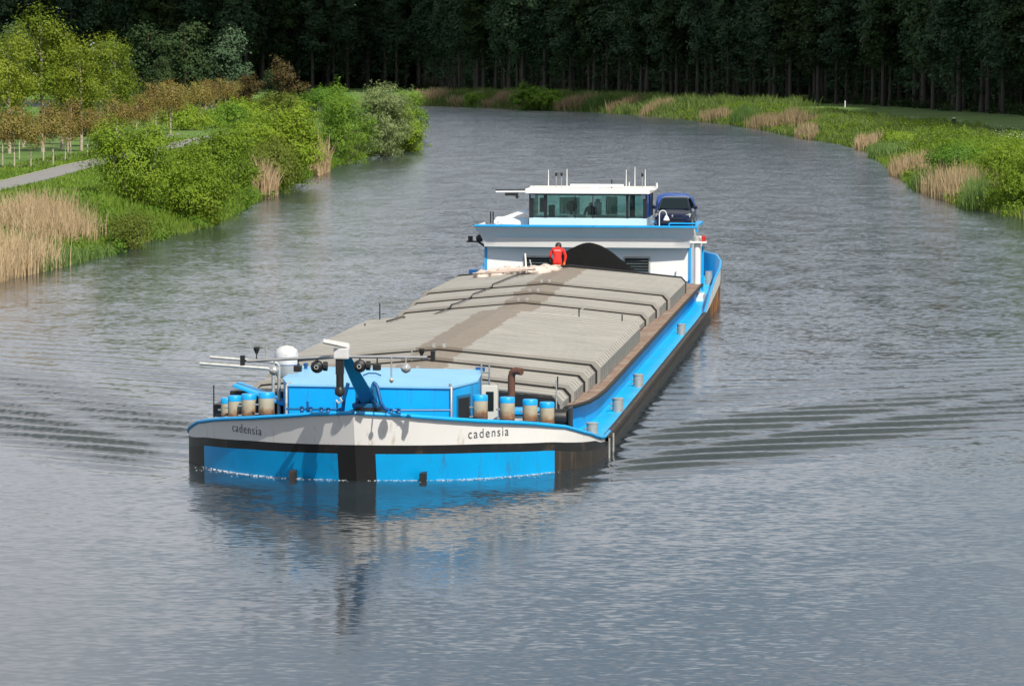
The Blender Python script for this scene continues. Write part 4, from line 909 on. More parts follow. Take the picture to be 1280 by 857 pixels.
# crumpled canvas and ropes on the aftermost cover
t_ = ship_thing('folded_canvas', -1.9, 57.4, 2.10, 'pale crumpled canvas heaped on the aftermost hatch cover', 'canvas')
r_ = np.random.default_rng(4)
for k in range(7):
    bm = bmesh.new(); bmesh.ops.create_icosphere(bm, subdivisions=3, radius=1)
    sx_, sy_, sz_ = r_.uniform(.35, .75), r_.uniform(.3, .8), r_.uniform(.14, .26)
    for v in bm.verts:
        p = v.co; g = 1 + .22 * math.sin(5 * p.x + k) * math.cos(6 * p.y - k) + .15 * math.sin(11 * p.z + 7 * p.x)
        v.co = Vector((p.x * sx_ * g, p.y * sy_ * g, max(p.z, -.3) * sz_ * g))
    me = bpy.data.meshes.new('fold'); bm.to_mesh(me); bm.free(); me.materials.append(M['canvas']); me.polygons.foreach_set('use_smooth', [True] * len(me.polygons))
    o = link(bpy.data.objects.new('fold', me), t_); o.location = (-1.3 + .42 * k + r_.uniform(-.1, .1), r_.uniform(-1.2, 1.2) - .3, -.05 + .045 * k); o.rotation_euler = (0, -.1, r_.uniform(0, 3))
mb = MB()
for j in range(4):
    p = [(-1.9 + .35 * j + .5 * k + .1 * math.sin(k * 2 + j), -1.4 + .9 * j - .25 * k + .2 * math.cos(k * 1.7 + j), .10 + .045 * k + .02 * j) for k in range(6)]
    mb.tube(p, .035, 6)
mb.build('rope', 'rope', t_, smooth=60)
t_ = ship_thing('boat_hook', -1.0, 58.6, 2.2, 'pale pole standing against the dark window beside the canvas', 'pole')
mb = MB(); mb.tube([(-.75, -.3, -.1), (-.85, .1, .72)], .035, 6); mb.build('shaft', 'white', t_); mb = MB(); mb.tube([(-.45, -.3, -.1), (-.65, .1, .45)], .03, 6); mb.build('second_shaft', 'galv', t_)
mb = MB(); mb.tube([(-.2, .0, .10), (1.55, .5, -.02)], .03, 6); mb.build('lying_shaft', 'white', t_)

def skin_figure(name, joints, edges, radii, classify, mats, parent, sub=2, root='pelvis'):
    """one continuous body grown over a skeleton; classify(co) -> material index"""
    keys = list(joints); me = bpy.data.meshes.new(name)
    me.from_pydata([joints[k] for k in keys], [(keys.index(a), keys.index(b_)) for a, b_ in edges], [])
    o = bpy.data.objects.new(name, me); C.objects.link(o)
    md = o.modifiers.new('skin', 'SKIN'); md.use_smooth_shade = True
    sv = me.skin_vertices[0].data
    for i, k in enumerate(keys):
        r = radii[k]; sv[i].radius = r if isinstance(r, tuple) else (r, r); sv[i].use_root = (k == root)
    md2 = o.modifiers.new('sub', 'SUBSURF'); md2.levels = sub; md2.render_levels = sub
    dg = bpy.context.evaluated_depsgraph_get(); m2 = bpy.data.meshes.new_from_object(o.evaluated_get(dg)); bpy.data.objects.remove(o)
    m2.materials.clear()
    for mm in mats: m2.materials.append(M[mm])
    m2.polygons.foreach_set('material_index', [classify(p.center) for p in m2.polygons]); m2.polygons.foreach_set('use_smooth', [True] * len(m2.polygons))
    return link(bpy.data.objects.new(name, m2), parent)
def hand(J, E, R, pre, wrist, d, side):
    """palm, four fingers and a thumb continuing the wrist joint along d"""
    w = Vector(J[wrist]); d = Vector(d).normalized(); sd = Vector(side).normalized(); pal = pre + 'palm'
    J[pal] = tuple(w + d * .06); E.append((wrist, pal)); R[pal] = (.034, .02)
    for k, (o, l) in enumerate(((-.030, .075), (-.010, .085), (.010, .08), (.030, .065))):
        a, b_ = pre + f'f{k}a', pre + f'f{k}b'
        J[a] = tuple(w + d * (.10 + l * .4) + sd * o); J[b_] = tuple(w + d * (.10 + l) + sd * o + d.cross(sd) * .02); E += [(pal, a), (a, b_)]; R[a] = .010; R[b_] = .009
    a, b_ = pre + 'ta', pre + 'tb'; J[a] = tuple(w + d * .06 - sd * .055); J[b_] = tuple(w + d * .10 - sd * .065); E += [(pal, a), (a, b_)]; R[a] = .012; R[b_] = .010
def figure(root, pose, mats, classify):
    J = dict(pose['J']); E = [('pelvis', 'waist'), ('waist', 'chest'), ('chest', 'neck'), ('neck', 'head'), ('head', 'crown')]
    R = {'pelvis': (.165, .13), 'waist': (.15, .115), 'chest': (.18, .13), 'neck': .065, 'head': (.085, .10), 'crown': (.075, .085)}
    for s in ('l', 'r'):
        E += [('chest', s + 'sho'), (s + 'sho', s + 'elb'), (s + 'elb', s + 'wri'), ('pelvis', s + 'hip'), (s + 'hip', s + 'kne'), (s + 'kne', s + 'ank'), (s + 'ank', s + 'toe')]
        R.update({s + 'sho': .085, s + 'elb': .058, s + 'wri': .042, s + 'hip': .105, s + 'kne': .072, s + 'ank': .052, s + 'toe': .042})
        w, e = Vector(J[s + 'wri']), Vector(J[s + 'elb']); hand(J, E, R, s, s + 'wri', w - e, (1, 0, .1))
    return skin_figure('body', J, E, R, classify, mats, root)
# deckhand in red overalls, seen from behind, leaning over the open hold
pr = ship_thing('person', -.60, 60.15, 1.62, 'deckhand in red overalls bending over beside the coal heap', 'person')
J = {'pelvis': (0, -.06, .90), 'waist': (0, .02, 1.06), 'chest': (.0, .16, 1.32), 'neck': (0, .28, 1.47), 'head': (.0, .36, 1.53), 'crown': (0, .40, 1.60),
     'lsho': (-.20, .18, 1.38), 'lelb': (-.30, .14, 1.10), 'lwri': (-.24, .34, .92), 'rsho': (.20, .18, 1.38), 'relb': (.30, .16, 1.10), 'rwri': (.26, .10, .84),
     'lhip': (-.10, -.04, .84), 'lkne': (-.11, .06, .46), 'lank': (-.11, .0, .08), 'ltoe': (-.12, .16, .04), 'rhip': (.10, -.04, .84), 'rkne': (.11, .06, .46), 'rank': (.12, .0, .08), 'rtoe': (.13, .16, .04)}
def cl(c):
    if (c - Vector((0, .37, 1.57))).length < .125: return 1
    if (c - Vector(J['lwri'])).length < .17 and c.z < .95 and c.y > .3: return 2
    if c.z < .86 and c.z > .60 and abs(c.x) > .2: return 2
    if c.z < .11: return 3
    return 0
pr.scale = (1.14, 1.08, 1.0)
figure(pr, {'J': J}, ['red_cloth', 'skin', 'orange_glove', 'black'], cl)
mb = MB(); mb.lathe([(.02, .155), (.085, .13), (.118, .06), (.122, -.02), (.10, -.08), (.07, -.10)], n=14); h = mb.build('hair', 'hair', pr, smooth=60); h.location = (0, .375, 1.545); h.rotation_euler = (-.5, 0, 0)
mb = MB(); mb.box(-.12, .12, 0, .012, 0, .025); o = mb.build('reflective_strip', 'pale_cloth', pr); o.location = (0, .015, 1.36); o.rotation_euler = (-.5, 0, 0)
# the helmsman seated in the wheelhouse
pw = ship_thing('person', -.12, 71.05, 3.46, 'helmsman in dark clothes seated behind the wheelhouse glass', 'person')
JW = {'pelvis': (0, 0, .42), 'waist': (0, .02, .58), 'chest': (0, 0, .84), 'neck': (0, -.02, 1.02), 'head': (0, -.05, 1.10), 'crown': (0, -.04, 1.20),
      'lsho': (-.20, 0, .90), 'lelb': (-.28, -.08, .64), 'lwri': (-.22, -.34, .60), 'rsho': (.20, 0, .90), 'relb': (.28, -.08, .64), 'rwri': (.2, -.34, .60),
      'lhip': (-.10, -.02, .40), 'lkne': (-.12, -.42, .44), 'lank': (-.12, -.46, .06), 'ltoe': (-.12, -.6, .04), 'rhip': (.10, -.02, .40), 'rkne': (.12, -.42, .44), 'rank': (.12, -.46, .06), 'rtoe': (.12, -.6, .04)}
figure(pw, {'J': JW}, ['dark_cloth', 'skin'], lambda c: 1 if (c.z > 1.04 and c.y < -.08) else 0)

# ---- car on the roof deck
car = ship_thing('parked_car', 3.80, 69.0, 3.47, 'small dark blue car parked on the stern roof beside the wheelhouse', 'car')
def loft(sections, name, matn, par, smooth=35, capends=True):
    mb = MB(); mb.grid([sec + [sec[0]] for sec in sections])
    if capends:
        for sec in (sections[0], sections[-1]): o_ = len(mb.v); mb.v += sec; mb.f.append(tuple(range(o_, o_ + len(sec)))); mb.m.append(0)
    return mb.build(name, matn, par, smooth=smooth)
def bsec(y, hw, z0, z1, cr=.12):
    return [(-hw * .93, y, z0), (-hw, y, z0 + .14), (-hw, y, z1 - cr), (-hw + .09, y, z1 - .02), (-hw * .45, y, z1 + .015), (0, y, z1 + .02), (hw * .45, y, z1 + .015), (hw - .09, y, z1 - .02), (hw, y, z1 - cr), (hw, y, z0 + .14), (hw * .93, y, z0)]
body = loft([bsec(-.02, .70, .32, .58), bsec(.08, .78, .24, .68), bsec(.35, .84, .2, .78), bsec(.9, .87, .2, .88), bsec(1.25, .875, .2, .94), bsec(2.4, .875, .2, .95), bsec(3.5, .86, .22, .95), bsec(3.85, .80, .3, .85), bsec(3.95, .7, .38, .7)], 'body', 'car_paint', car)
def gsec(y, hb, ht, zb, zt): return [(-hb, y, zb), (-ht, y, zt - .05), (-ht + .1, y, zt), (ht - .1, y, zt), (ht, y, zt - .05), (hb, y, zb)]
mb = MB(); secs = [gsec(1.08, .80, .78, .90, .93), gsec(1.85, .80, .60, .93, 1.42), gsec(2.3, .80, .61, .93, 1.46), gsec(3.2, .80, .60, .93, 1.44), gsec(3.8, .74, .66, .90, 1.0)]
mb.grid(secs); mb.build('cabin', 'car_paint', body, smooth=30)
mb = MB(); mb.add([(-.68, 1.09, .955), (.68, 1.09, .955), (.56, 1.80, 1.40), (-.56, 1.80, 1.40)], [(0, 1, 2, 3)]); mb.build('windscreen', 'dark_glass', body, fix=False)
for s in (1, -1):
    mb = MB(); mb.add([(s * .812, 1.40, .97), (s * .812, 3.4, .97), (s * .635, 3.1, 1.37), (s * .635, 1.95, 1.37)], [(0, 1, 2, 3)]); mb.build('side_window', 'dark_glass', body, fix=False)
    mb = MB(); mb.add([(s * .48, .03, .56), (s * .79, .17, .60), (s * .83, .42, .76), (s * .74, .30, .76), (s * .50, .08, .65)], [(0, 1, 2, 3, 4)]); mb.v = [(x, y - .03, z + .005) for x, y, z in mb.v]; mb.build('headlight', 'lamp_glass', body, fix=False)
    mb = MB(); mb.lathe([(.02, -.06), (.09, -.04), (.1, .03), (.03, .06)], c=(s * .96, 1.45, 1.0), n=10, axis='Y'); mb.box(s * .86 - .06, s * .86 + .06, 1.42, 1.48, .96, 1.0); mb.build('mirror', 'car_paint', body, smooth=40)
    for y in (.72, 3.25):
        mb = MB(); mb.tube([(s * .70, y, .30), (s * .86, y, .30)], .30, 18); w = mb.build('wheel', 'rubber', car, smooth=40)
        mb = MB(); mb.tube([(s * .84, y, .30), (s * .868, y, .30)], .19, 12); mb.build('rim', 'steel', w)
mb = MB(); mb.box(-.46, .46, -.055, -.01, .50, .58); mb.build('grille', 'black', body, bevel=.01)
mb = MB(); mb.box(-.5, .5, -.045, .0, .30, .42); mb.build('lower_grille', 'black', body, bevel=.02)
mb = MB(); mb.add([(0, -.075, .60), (.05, -.075, .67), (0, -.075, .75), (-.05, -.075, .67), (0, -.055, .60), (.05, -.055, .67), (0, -.055, .75), (-.05, -.055, .67)], [(0, 1, 2, 3), (7, 6, 5, 4), (0, 4, 5, 1), (1, 5, 6, 2), (2, 6, 7, 3), (3, 7, 4, 0)]); mb.build('badge', 'chrome', body)
# blue tarpaulin over a load behind the car
t_ = ship_thing('covered_load', 3.55, 75.0, 3.28, 'load under a bright blue tarpaulin behind the dark car', 'load')
mb = MB(); rows = []
for y, hw, zt in ((-1.0, .98, 1.30), (-.85, 1.06, 1.62), (0, 1.08, 1.68), (.9, 1.05, 1.60), (1.1, .98, 1.2)):
    rows.append([(-hw, y, .0), (-hw * .99, y, .55), (-hw * .97 + .02 * math.sin(y * 9), y, 1.0), (-hw * .90, y, zt - .10), (-hw * .5, y, zt + .02), (0, y, zt + .04 * math.sin(y * 5)), (hw * .55, y, zt - .02), (hw * .88, y, zt - .2), (hw * 1.02, y, zt - .62), (hw * 1.05, y, .5), (hw, y, .0)])
mb.grid(rows)
for sec in (rows[0], rows[-1]): o_ = len(mb.v); mb.v += sec; mb.f.append(tuple(range(o_, o_ + len(sec)))); mb.m.append(0)
mb.build('tarpaulin', 'tarp', t_, smooth=35); t_.scale = (.86, 1, 1)

# ---- foam along the bow waterline
vv, ff = [], []
for side in (1, -1):
    for k in range(300):
        a = rnd.uniform(.05, .80) if rnd.random() < .3 else (rnd.gauss(.62, .2) if side > 0 else rnd.gauss(.55, .22))
        if not 0 < a < .84: continue
        d = rnd.expovariate(8) + .01; s = plan_s(a) + .3 * 1.95 * max(0, 1 - (plan_s(a) + .7) / 5) - d; x = side * (BEAM * a + d * .3 * a)
        P = S0 + s * UX + x * UT; z = float(wake(np.array([P[0]]), np.array([P[1]]))[0]) + .008
        rx, ry = rnd.uniform(.008, .045), rnd.uniform(.005, .014); o_ = len(vv)
        vv.append((P[0], P[1], z + .006))
        for j in range(6): vv.append((P[0] + rx * math.cos(j * 1.047), P[1] + ry * math.sin(j * 1.047), z))
        ff += [(o_, o_ + 1 + j, o_ + 1 + (j + 1) % 6) for j in range(6)]
me = fast_mesh('foam', np.array(vv), np.array(ff), 3); me.materials.append(M['foam'])
tag(link(bpy.data.objects.new('foam', me)), 'white foam along the bow of the barge at the waterline', 'foam', kind='stuff')

# ------------------------------------------------------------------ vegetation
def leaf_quads(cent, size, aspect, r, up_bias=0.35, out=None, droop=0.0):
    """one kite-shaped leaf card per centre -> (4n,3) verts"""
    n = len(cent)
    nr = r.normal(size=(n, 3)); nr[:, 2] = np.abs(nr[:, 2]) * (1 + up_bias) + up_bias
    if out is not None: nr = nr * .65 + out * 1.25
    nr /= np.linalg.norm(nr, axis=1, keepdims=True)
    a = r.normal(size=(n, 3)); a[:, 2] -= droop
    a -= nr * np.sum(a * nr, 1, keepdims=True); a /= np.linalg.norm(a, axis=1, keepdims=True)
    b_ = np.cross(nr, a); sz = (size * r.uniform(.6, 1.35, n))[:, None]
    v = np.empty((n, 4, 3)); v[:, 0] = cent - a * sz; v[:, 1] = cent + b_ * sz / aspect; v[:, 2] = cent + a * sz; v[:, 3] = cent - b_ * sz / aspect
    v[:, 1] += a * sz * .15; v[:, 3] += a * sz * .15
    return v.reshape(-1, 3)
def leaf_mesh(name, cent, size, aspect, matn, r, **kw):
    v = leaf_quads(cent, size, aspect, r, **kw); f = np.arange(len(v)).reshape(-1, 4)
    me = fast_mesh(name, v, f, 4); me.materials.append(M[matn]); return me
def clump_points(lobes, nclump, per, spread, r, shell=.55):
    """leaf centres gathered in clumps over ellipsoid lobes; lobes: (cx,cy,cz,rx,ry,rz)"""
    vol = np.array([l[3] * l[4] * l[5] for l in lobes]) ** (2 / 3); pick = r.choice(len(lobes), nclump, p=vol / vol.sum()); L = np.array(lobes)[pick]
    d = r.normal(size=(nclump, 3)); d /= np.linalg.norm(d, axis=1, keepdims=True)
    rad = (shell + (1 - shell) * r.random((nclump, 1)) ** .6) * (1 + .10 * r.normal(size=(nclump, 1)))
    c_ = L[:, :3] + d * L[:, 3:] * rad
    k = np.repeat(np.arange(nclump), per); sp_ = spread * r.uniform(.6, 1.4, nclump)
    pts = c_[k] + r.normal(size=(len(k), 3)) * sp_[k][:, None] * np.array([1, 1, .75])
    out = pts - L[k][:, :3]; out /= (np.linalg.norm(out, axis=1, keepdims=True) + 1e-6)
    return pts, out
def trunk_mesh(name, pts, rad, limbs, matn, n=7):
    mb = MB(); mb.tube(pts, rad, n)
    for lp, lr in limbs: mb.tube(lp, lr, 5)
    return mb.mesh(name, matn, smooth=60)
def limb(p, d, L, r0, r, k=4, rise=.25):
    p = Vector(p); d = Vector(d).normalized(); pts = [tuple(p)]; rr = [r0]
    for i in range(k):
        d = (d + Vector((r.uniform(-.25, .25), r.uniform(-.25, .25), rise * r.uniform(.2, 1)))).normalized(); p = p + d * (L / k); pts.append(tuple(p)); rr.append(r0 * (1 - (i + 1) / (k + .6)))
    return pts, rr
def make_plant(name, label, cat, group, loc, meshes, rz=0.0, sc=(1, 1, 1)):
    """meshes: list of (part name, mesh)"""
    e = tag(empty(name, loc, rz), label, cat, group); e.scale = sc
    for pn, me in meshes: link(bpy.data.objects.new(pn, me), e)
    return e
def nth(k): return f"{k}{'th' if 10 <= k % 100 <= 20 else {1: 'st', 2: 'nd', 3: 'rd'}.get(k % 10, 'th')}"
def number(objs, fmt):
    """label look-alikes by their order across the picture, first = fmt order"""
    for k, o in enumerate(objs): o['label'] = fmt.format(nth(k + 1))
def across(o): return o.location.x / o.location.y
def gz(x, y): return float(ground_z(np.array([x]), np.array([y]))[0])

# --- poplars of the wood beyond the bend: tall bare trunk, narrow ragged crown (unit: metres, 30 m tall)
def poplar(seed, matn):
    r = np.random.default_rng(seed); rr = random.Random(seed)
    lean = r.uniform(-.4, .4, 2)
    tp = [(lean[0] * z / 30, lean[1] * z / 30, z) for z in (-.5, 0, 2, 6, 12, 18, 24, 28)]; tr = [.46, .44, .36, .31, .25, .18, .10, .04]
    limbs = []
    for k in range(13):
        z = 8 + k * 1.45; a = rr.uniform(0, 6.28); limbs.append(limb((lean[0] * z / 30, lean[1] * z / 30, z), (math.cos(a), math.sin(a), .9), rr.uniform(3.0, 5.0) * (1 - k * .03), .10, rr))
    lobes = []
    for k in range(11):
        z = 10.5 + k * 1.75; a = rr.uniform(0, 6.28); d = rr.uniform(.6, 1.9); lobes.append((math.cos(a) * d, math.sin(a) * d, z, 2.1 + rr.uniform(-.4, .6), 2.1 + rr.uniform(-.4, .6), 1.6))
    pts, out = clump_points(lobes, 260, 26, .46, r, .35)
    low, _ = clump_points([(0, 0, 8.5, 2.2, 2.2, 2.2)] + ([(rr.uniform(-1, 1), rr.uniform(-1, 1), 5.0, 2.4, 2.4, 3.0)] if seed % 2 else []), 26, 14, .45, r)
    pts = np.concatenate([pts, low]); out = np.concatenate([out, np.zeros_like(low)])
    return trunk_mesh('trunk', tp, tr, limbs, 'bark_dark'), leaf_mesh('crown', pts, .27, 1.3, matn, r, out=out)
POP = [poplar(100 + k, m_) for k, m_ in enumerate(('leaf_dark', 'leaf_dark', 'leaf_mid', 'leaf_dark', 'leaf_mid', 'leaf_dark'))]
EDGE = [(112, 470), (100, 530), (90, 585), (84, 635), (80, 705), (64, 790), (43, 863), (6, 1010), (-32, 1172), (-90, 1150), (-165, 1120), (-250, 1110)]
def along(path, step, jit, r):
    out = []; P = [Vector(p) for p in path]; acc = 0
    for a, b_ in zip(P[:-1], P[1:]):
        L = (b_ - a).length; d = (b_ - a) / L; nrm = Vector((d.y, -d.x))
        if nrm.x < 0 and nrm.y < 0: nrm = -nrm
        while acc < L:
            out.append((a + d * acc, nrm)); acc += step * r.uniform(.45, 1.6)
        acc -= L
    return out
rr = random.Random(5); cnt = 0; FRONT = {}
for row, (depth, step) in enumerate(((0, 8.5), (7.0, 9.0), (15, 8.5))):
    for p, nrm in along(EDGE, step, 1, rr):
        q_ = p + Vector((abs(nrm.x) if p.y < 1100 else 0, abs(nrm.y))).normalized() * (depth + rr.uniform(-3.2, 3.2))
        if not -.160 < q_.x / q_.y < .165 or cnt >= 300: continue
        h = (1.0 + .42 * min(1, max(0, (q_.y - 600) / 500))) * rr.uniform(.92, 1.12)
        tm, cm = POP[rr.randrange(6)]
        near_ = q_.y < 720
        zone = 'across the river beside the grassy path' if q_.x > 45 else ('behind the far reeds, straight above the wheelhouse' if q_.x > -36 else 'rising behind the bushes and bronze trees')
        lab = ('front-row poplar of the dark wood, trunk showing, ', 'second-row poplar of the dark wood, ', 'poplar deeper in the dark wood, ')[row] + zone
        pt_ = make_plant('poplar_tree', lab, 'tree', ('front', 'second', 'third')[row] + ' row of poplars ' + zone, (q_.x, q_.y, gz(q_.x, q_.y)), [('trunk', tm), ('crown', cm)], rr.uniform(0, 6.28), (h * rr.uniform(.95, 1.35), h * rr.uniform(.95, 1.35), h * rr.uniform(.86, 1.12))); cnt += 1
        if row == 0: FRONT.setdefault(zone, []).append(pt_)
for zone, lst in FRONT.items():
    lst.sort(key=across)
    if 'across' in zone: number(lst[::-1], '{} front-row poplar of the dark wood counted from the right edge of the photo')
    elif 'wheelhouse' in zone: number(lst, '{} front-row poplar beyond the far reeds, counted from the willow bush towards the path')
    else: number(lst, '{} front-row poplar behind the left bank, counted from the left edge of the photo')
# depth of the wood behind the front rows, too deep in shade to tell trees apart
r = np.random.default_rng(77); cs, ts = [], MB()
for k in range(420):
    u = r.random() * (len(EDGE) - 1); i = int(u); f = u - i; a, b_ = Vector(EDGE[i]), Vector(EDGE[i + 1]); p = a.lerp(b_, f); dep = r.uniform(24, 75)
    d = (b_ - a).normalized(); nrm = Vector((abs(d.y), abs(d.x))) if p.y < 1100 else Vector((0, 1)); q_ = p + nrm * dep
    h = (1.0 + .42 * min(1, max(0, (q_.y - 600) / 500)))
    lob = [(q_.x, q_.y, 2.3 + h * z, 3.4, 3.4, 4.0 * h) for z in (7, 14, 21, 27)]
    pts, _ = clump_points(lob, 34, 7, .9, r, .2); cs.append(pts)
    if dep < 45: ts.tube([(q_.x, q_.y, 2), (q_.x + r.uniform(-.5, .5), q_.y, 2 + 14 * h)], [.4, .25], 5)
    und, _ = clump_points([(q_.x + r.uniform(-4, 4), q_.y, 4.2, 4.0, 3.0, 2.6), (q_.x + r.uniform(-4, 4), q_.y, 9.0, 4.5, 3.0, 4.0)], 30 if dep > 34 else 10, 7, .9, r, .1); cs.append(und)
for k in range(260):     # rear of the wood
    u = (k + r.random()) / 260 * (len(EDGE) - 1); i = int(u); f = u - i; a, b_ = Vector(EDGE[i]), Vector(EDGE[i + 1]); p = a.lerp(b_, f); dep = r.uniform(80, 120)
    d = (b_ - a).normalized(); nrm = Vector((abs(d.y), abs(d.x))) if p.y < 1100 else Vector((0, 1)); q_ = p + nrm * dep
    pts, _ = clump_points([(q_.x, q_.y, 2 + z, 6.0, 4.0, 5.0) for z in (3, 10, 17, 25, 33, 40)], 90, 5, 1.3, r, .1); cs.append(pts)
for x_ in range(-110, 60, 6):
    for yy_ in (1225, 1262):
        pts, _ = clump_points([(x_, yy_ + r.uniform(-12, 12), 2 + z, 6.0, 4.0, 5.0) for z in (1, 4, 10, 17, 25, 33, 41)], 170, 6, 1.2, r, .1); cs.append(pts)
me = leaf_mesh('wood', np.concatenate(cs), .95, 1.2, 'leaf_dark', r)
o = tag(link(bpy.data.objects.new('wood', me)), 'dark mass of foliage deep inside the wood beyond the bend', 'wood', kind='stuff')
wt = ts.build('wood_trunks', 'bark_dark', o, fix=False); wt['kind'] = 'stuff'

uc = []
for p, nrm in along(EDGE, 3.2, 1, rr):
    q_ = p + Vector((abs(nrm.x) if p.y < 1100 else 0, abs(nrm.y))).normalized() * rr.uniform(-3, 9); hh = rr.uniform(.5, 1.5) * (1 if rr.random() < .75 else 2.2)
    pts, _ = clump_points([(q_.x, q_.y, 2.2 + hh * .5, rr.uniform(1.2, 2.6), 1.5, hh)], 14, 14, .35, r, .3); uc.append(pts)
o = leaf_mesh('undergrowth', np.concatenate(uc), .22, 1.4, 'leaf_mid', r); tag(link(bpy.data.objects.new('undergrowth', o)), 'dark low undergrowth at the foot of the wood', 'undergrowth', kind='stuff')

# --- broad crowned trees
def broad(seed, H, cw, matn, bark, nclump, per, leaf, base=.28, aspect=1.3, spread=.4, shell=.35, tr0=.16, nl=9, lobes_n=8):
    r = np.random.default_rng(seed); rr = random.Random(seed); lx = rr.uniform(-.4, .4)
    tp = [(lx * f * f, 0, H * f) for f in (-.03, 0, .15, .35, .55, .75, .92)]; trd = [tr0 * k for k in (1.25, 1.15, 1, .82, .6, .34, .12)]
    limbs = []
    for k in range(nl):
        z = H * (base + .05 + (.82 - base) * k / nl); a = rr.uniform(0, 6.28); limbs.append(limb((lx * (z / H) ** 2, 0, z), (math.cos(a), math.sin(a), .8), cw * rr.uniform(.6, 1.0) * (1 - .5 * k / nl), tr0 * .45, rr))
    lobes = []
    for k in range(lobes_n):
        f = (k + .5) / lobes_n; z = H * (base + .08 + (.94 - base - .08) * f); a = rr.uniform(0, 6.28); w = cw * (1 - abs(f - .4) ** 1.6 * 1.1); lobes.append((math.cos(a) * cw * .35, math.sin(a) * cw * .35, z, w * .72, w * .72, H * .11))
    pts, out = clump_points(lobes, nclump, per, spread, r, shell)
    return trunk_mesh('trunk', tp, trd, limbs, bark), leaf_mesh('crown', pts, leaf, aspect, matn, r, out=out)
BROAD = [broad(200 + k, 12, 2.7, 'leaf_spring', 'bark_pale', 230, 24, .105, base=.32, spread=.36, shell=.25, lobes_n=10) for k in range(3)]
BIG = [((-48.8, 325.6), 1.02, 'at the far left edge'), ((-48.1, 337.1), 1.0, ''), ((-45.7, 343), 1.20, ''), ((-45.0, 352), .93, ''), ((-42.0, 343.6), .93, ''), ((-50.2, 362), 1.05, ''), ((-42.5, 363), .98, ''), ((-43.3, 386), 1.0, ''), ((-52, 350), 1.0, ''), ((-47, 372), 1.0, '')]
BL = ['yellow-green young tree standing at the very left edge of the photo', 'spring-green tree second from the left edge, behind the path', 'tallest spring-green tree, its thin top above the others on the left', 'spring-green tree just right of the tallest one', 'spring-green tree with a pale bare forked trunk beside the path', 'spring-green tree behind the group on the left bank', 'spring-green tree at the right end of the bright group', 'spring-green tree farthest along the path, next to the dark trees', 'spring-green tree mostly hidden behind the leftmost ones', 'spring-green tree seen between the tallest and the rightmost of the group']
for k, ((x, y), s_, _) in enumerate(BIG):
    tm, cm = BROAD[k % 3]; make_plant('spring_tree', BL[k], 'tree', 'spring-green trees on the left bank', (x, y, gz(x, y)), [('trunk', tm), ('crown', cm)], k * 1.9, (s_, s_, s_))
YOUNG = [broad(230 + k, 4.8, 1.65, 'leaf_bronze', 'stake', 120, 13, .080, base=.40, spread=.27, shell=.2, tr0=.06, nl=5, lobes_n=4) for k in range(3)]
YG = {}
YP = [(-42.5, 293.7), (-40.9, 289.4), (-39.6, 289.8), (-41.3, 310.3), (-39.2, 300.8), (-39.4, 310.5), (-40.9, 326.2), (-39.0, 323.6), (-38.9, 329.5), (-42.9, 373.6), (-42.4, 381.0), (-40.9, 370.2), (-41.9, 392.8), (-39.8, 381.3), (-44.7, 442.1), (-43.7, 452.7), (-42.6, 410), (-41.2, 425), (-49.0, 565.1), (-45.4, 534.2), (-44.1, 541.9), (-47.0, 600.7), (-43.8, 500), (-42.5, 480), (-44.5, 318), (-45.2, 302), (-43.5, 345), (-44.6, 398), (-46, 470), (-47.5, 515), (-50.5, 580), (-44, 575)]
for k, (x, y) in enumerate(YP):
    tm, cm = YOUNG[k % 3]; s_ = 1 + .12 * math.sin(k * 2.3) + (.25 if y > 400 else 0)
    lab = 'thin young tree with bronze leaves in the row along the path' if y < 345 else ('slender bronze-leaved young tree farther along the path, behind the bushes' if y < 470 else 'small bronze-leaved tree in the distant row above the bushes')
    grp = 'young bronze trees along the path' if y < 345 else ('bronze trees farther along the path' if y < 470 else 'distant bronze trees')
    yt_ = make_plant('young_tree', lab, 'tree', grp, (x, y, gz(x, y)), [('trunk', tm), ('crown', cm)], k * 2.1, (s_, s_, s_)); YG.setdefault(grp, []).append(yt_)
number(sorted(YG['young bronze trees along the path'], key=across), '{} bronze-leaved young tree from the left edge, in the row along the path')
number(sorted(YG['bronze trees farther along the path'], key=across), '{} slender bronze tree farther along the path, counted from the spring-green group')
number(sorted(YG['distant bronze trees'], key=across), '{} small bronze tree in the distant row above the bushes, counted from the left')
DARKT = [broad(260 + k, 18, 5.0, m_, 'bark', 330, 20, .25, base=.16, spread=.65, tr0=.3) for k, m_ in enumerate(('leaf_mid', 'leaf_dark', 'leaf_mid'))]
DT = [((-72, 700), 1.12, 0, 'broad grey-green tree behind the bronze young trees'), ((-64, 690), 1.15, 2, 'grey-green tree with pale trunks left of the dark wood'), ((-57, 705), 1.1, 1, 'dark rounded tree above the bright waterside bush'), ((-83, 740), .95, 1, 'dark tree between the spring-green group and the grey-green trees'), ((-50, 735), .62, 0, 'smaller dull green tree beside the brown one'), ((-66, 660), .55, 2, 'low dull tree at the foot of the grey-green trees'), ((-100, 700), 1.0, 1, 'dark tree rising behind the spring-green group'), ((-112, 760), 1.05, 1, 'dark tree at the upper left corner behind the spring-green trees')]
for k, ((x, y), s_, v, lab) in enumerate(DT):
    tm, cm = DARKT[v]; make_plant('broadleaf_tree', lab, 'tree', 'darker trees behind the left bank', (x, y, gz(x, y)), [('trunk', tm), ('crown', cm)], k * 1.3, (s_, s_, s_))
tm, cm = broad(270, 14, 4.4, 'leaf_brown', 'bark', 260, 18, .22, base=.12, spread=.55, tr0=.25)
make_plant('brown_tree', 'reddish-brown leafed tree behind the waterside bushes', 'tree', None, (-44.5, 700, gz(-44.5, 700)), [('trunk', tm), ('crown', cm)])
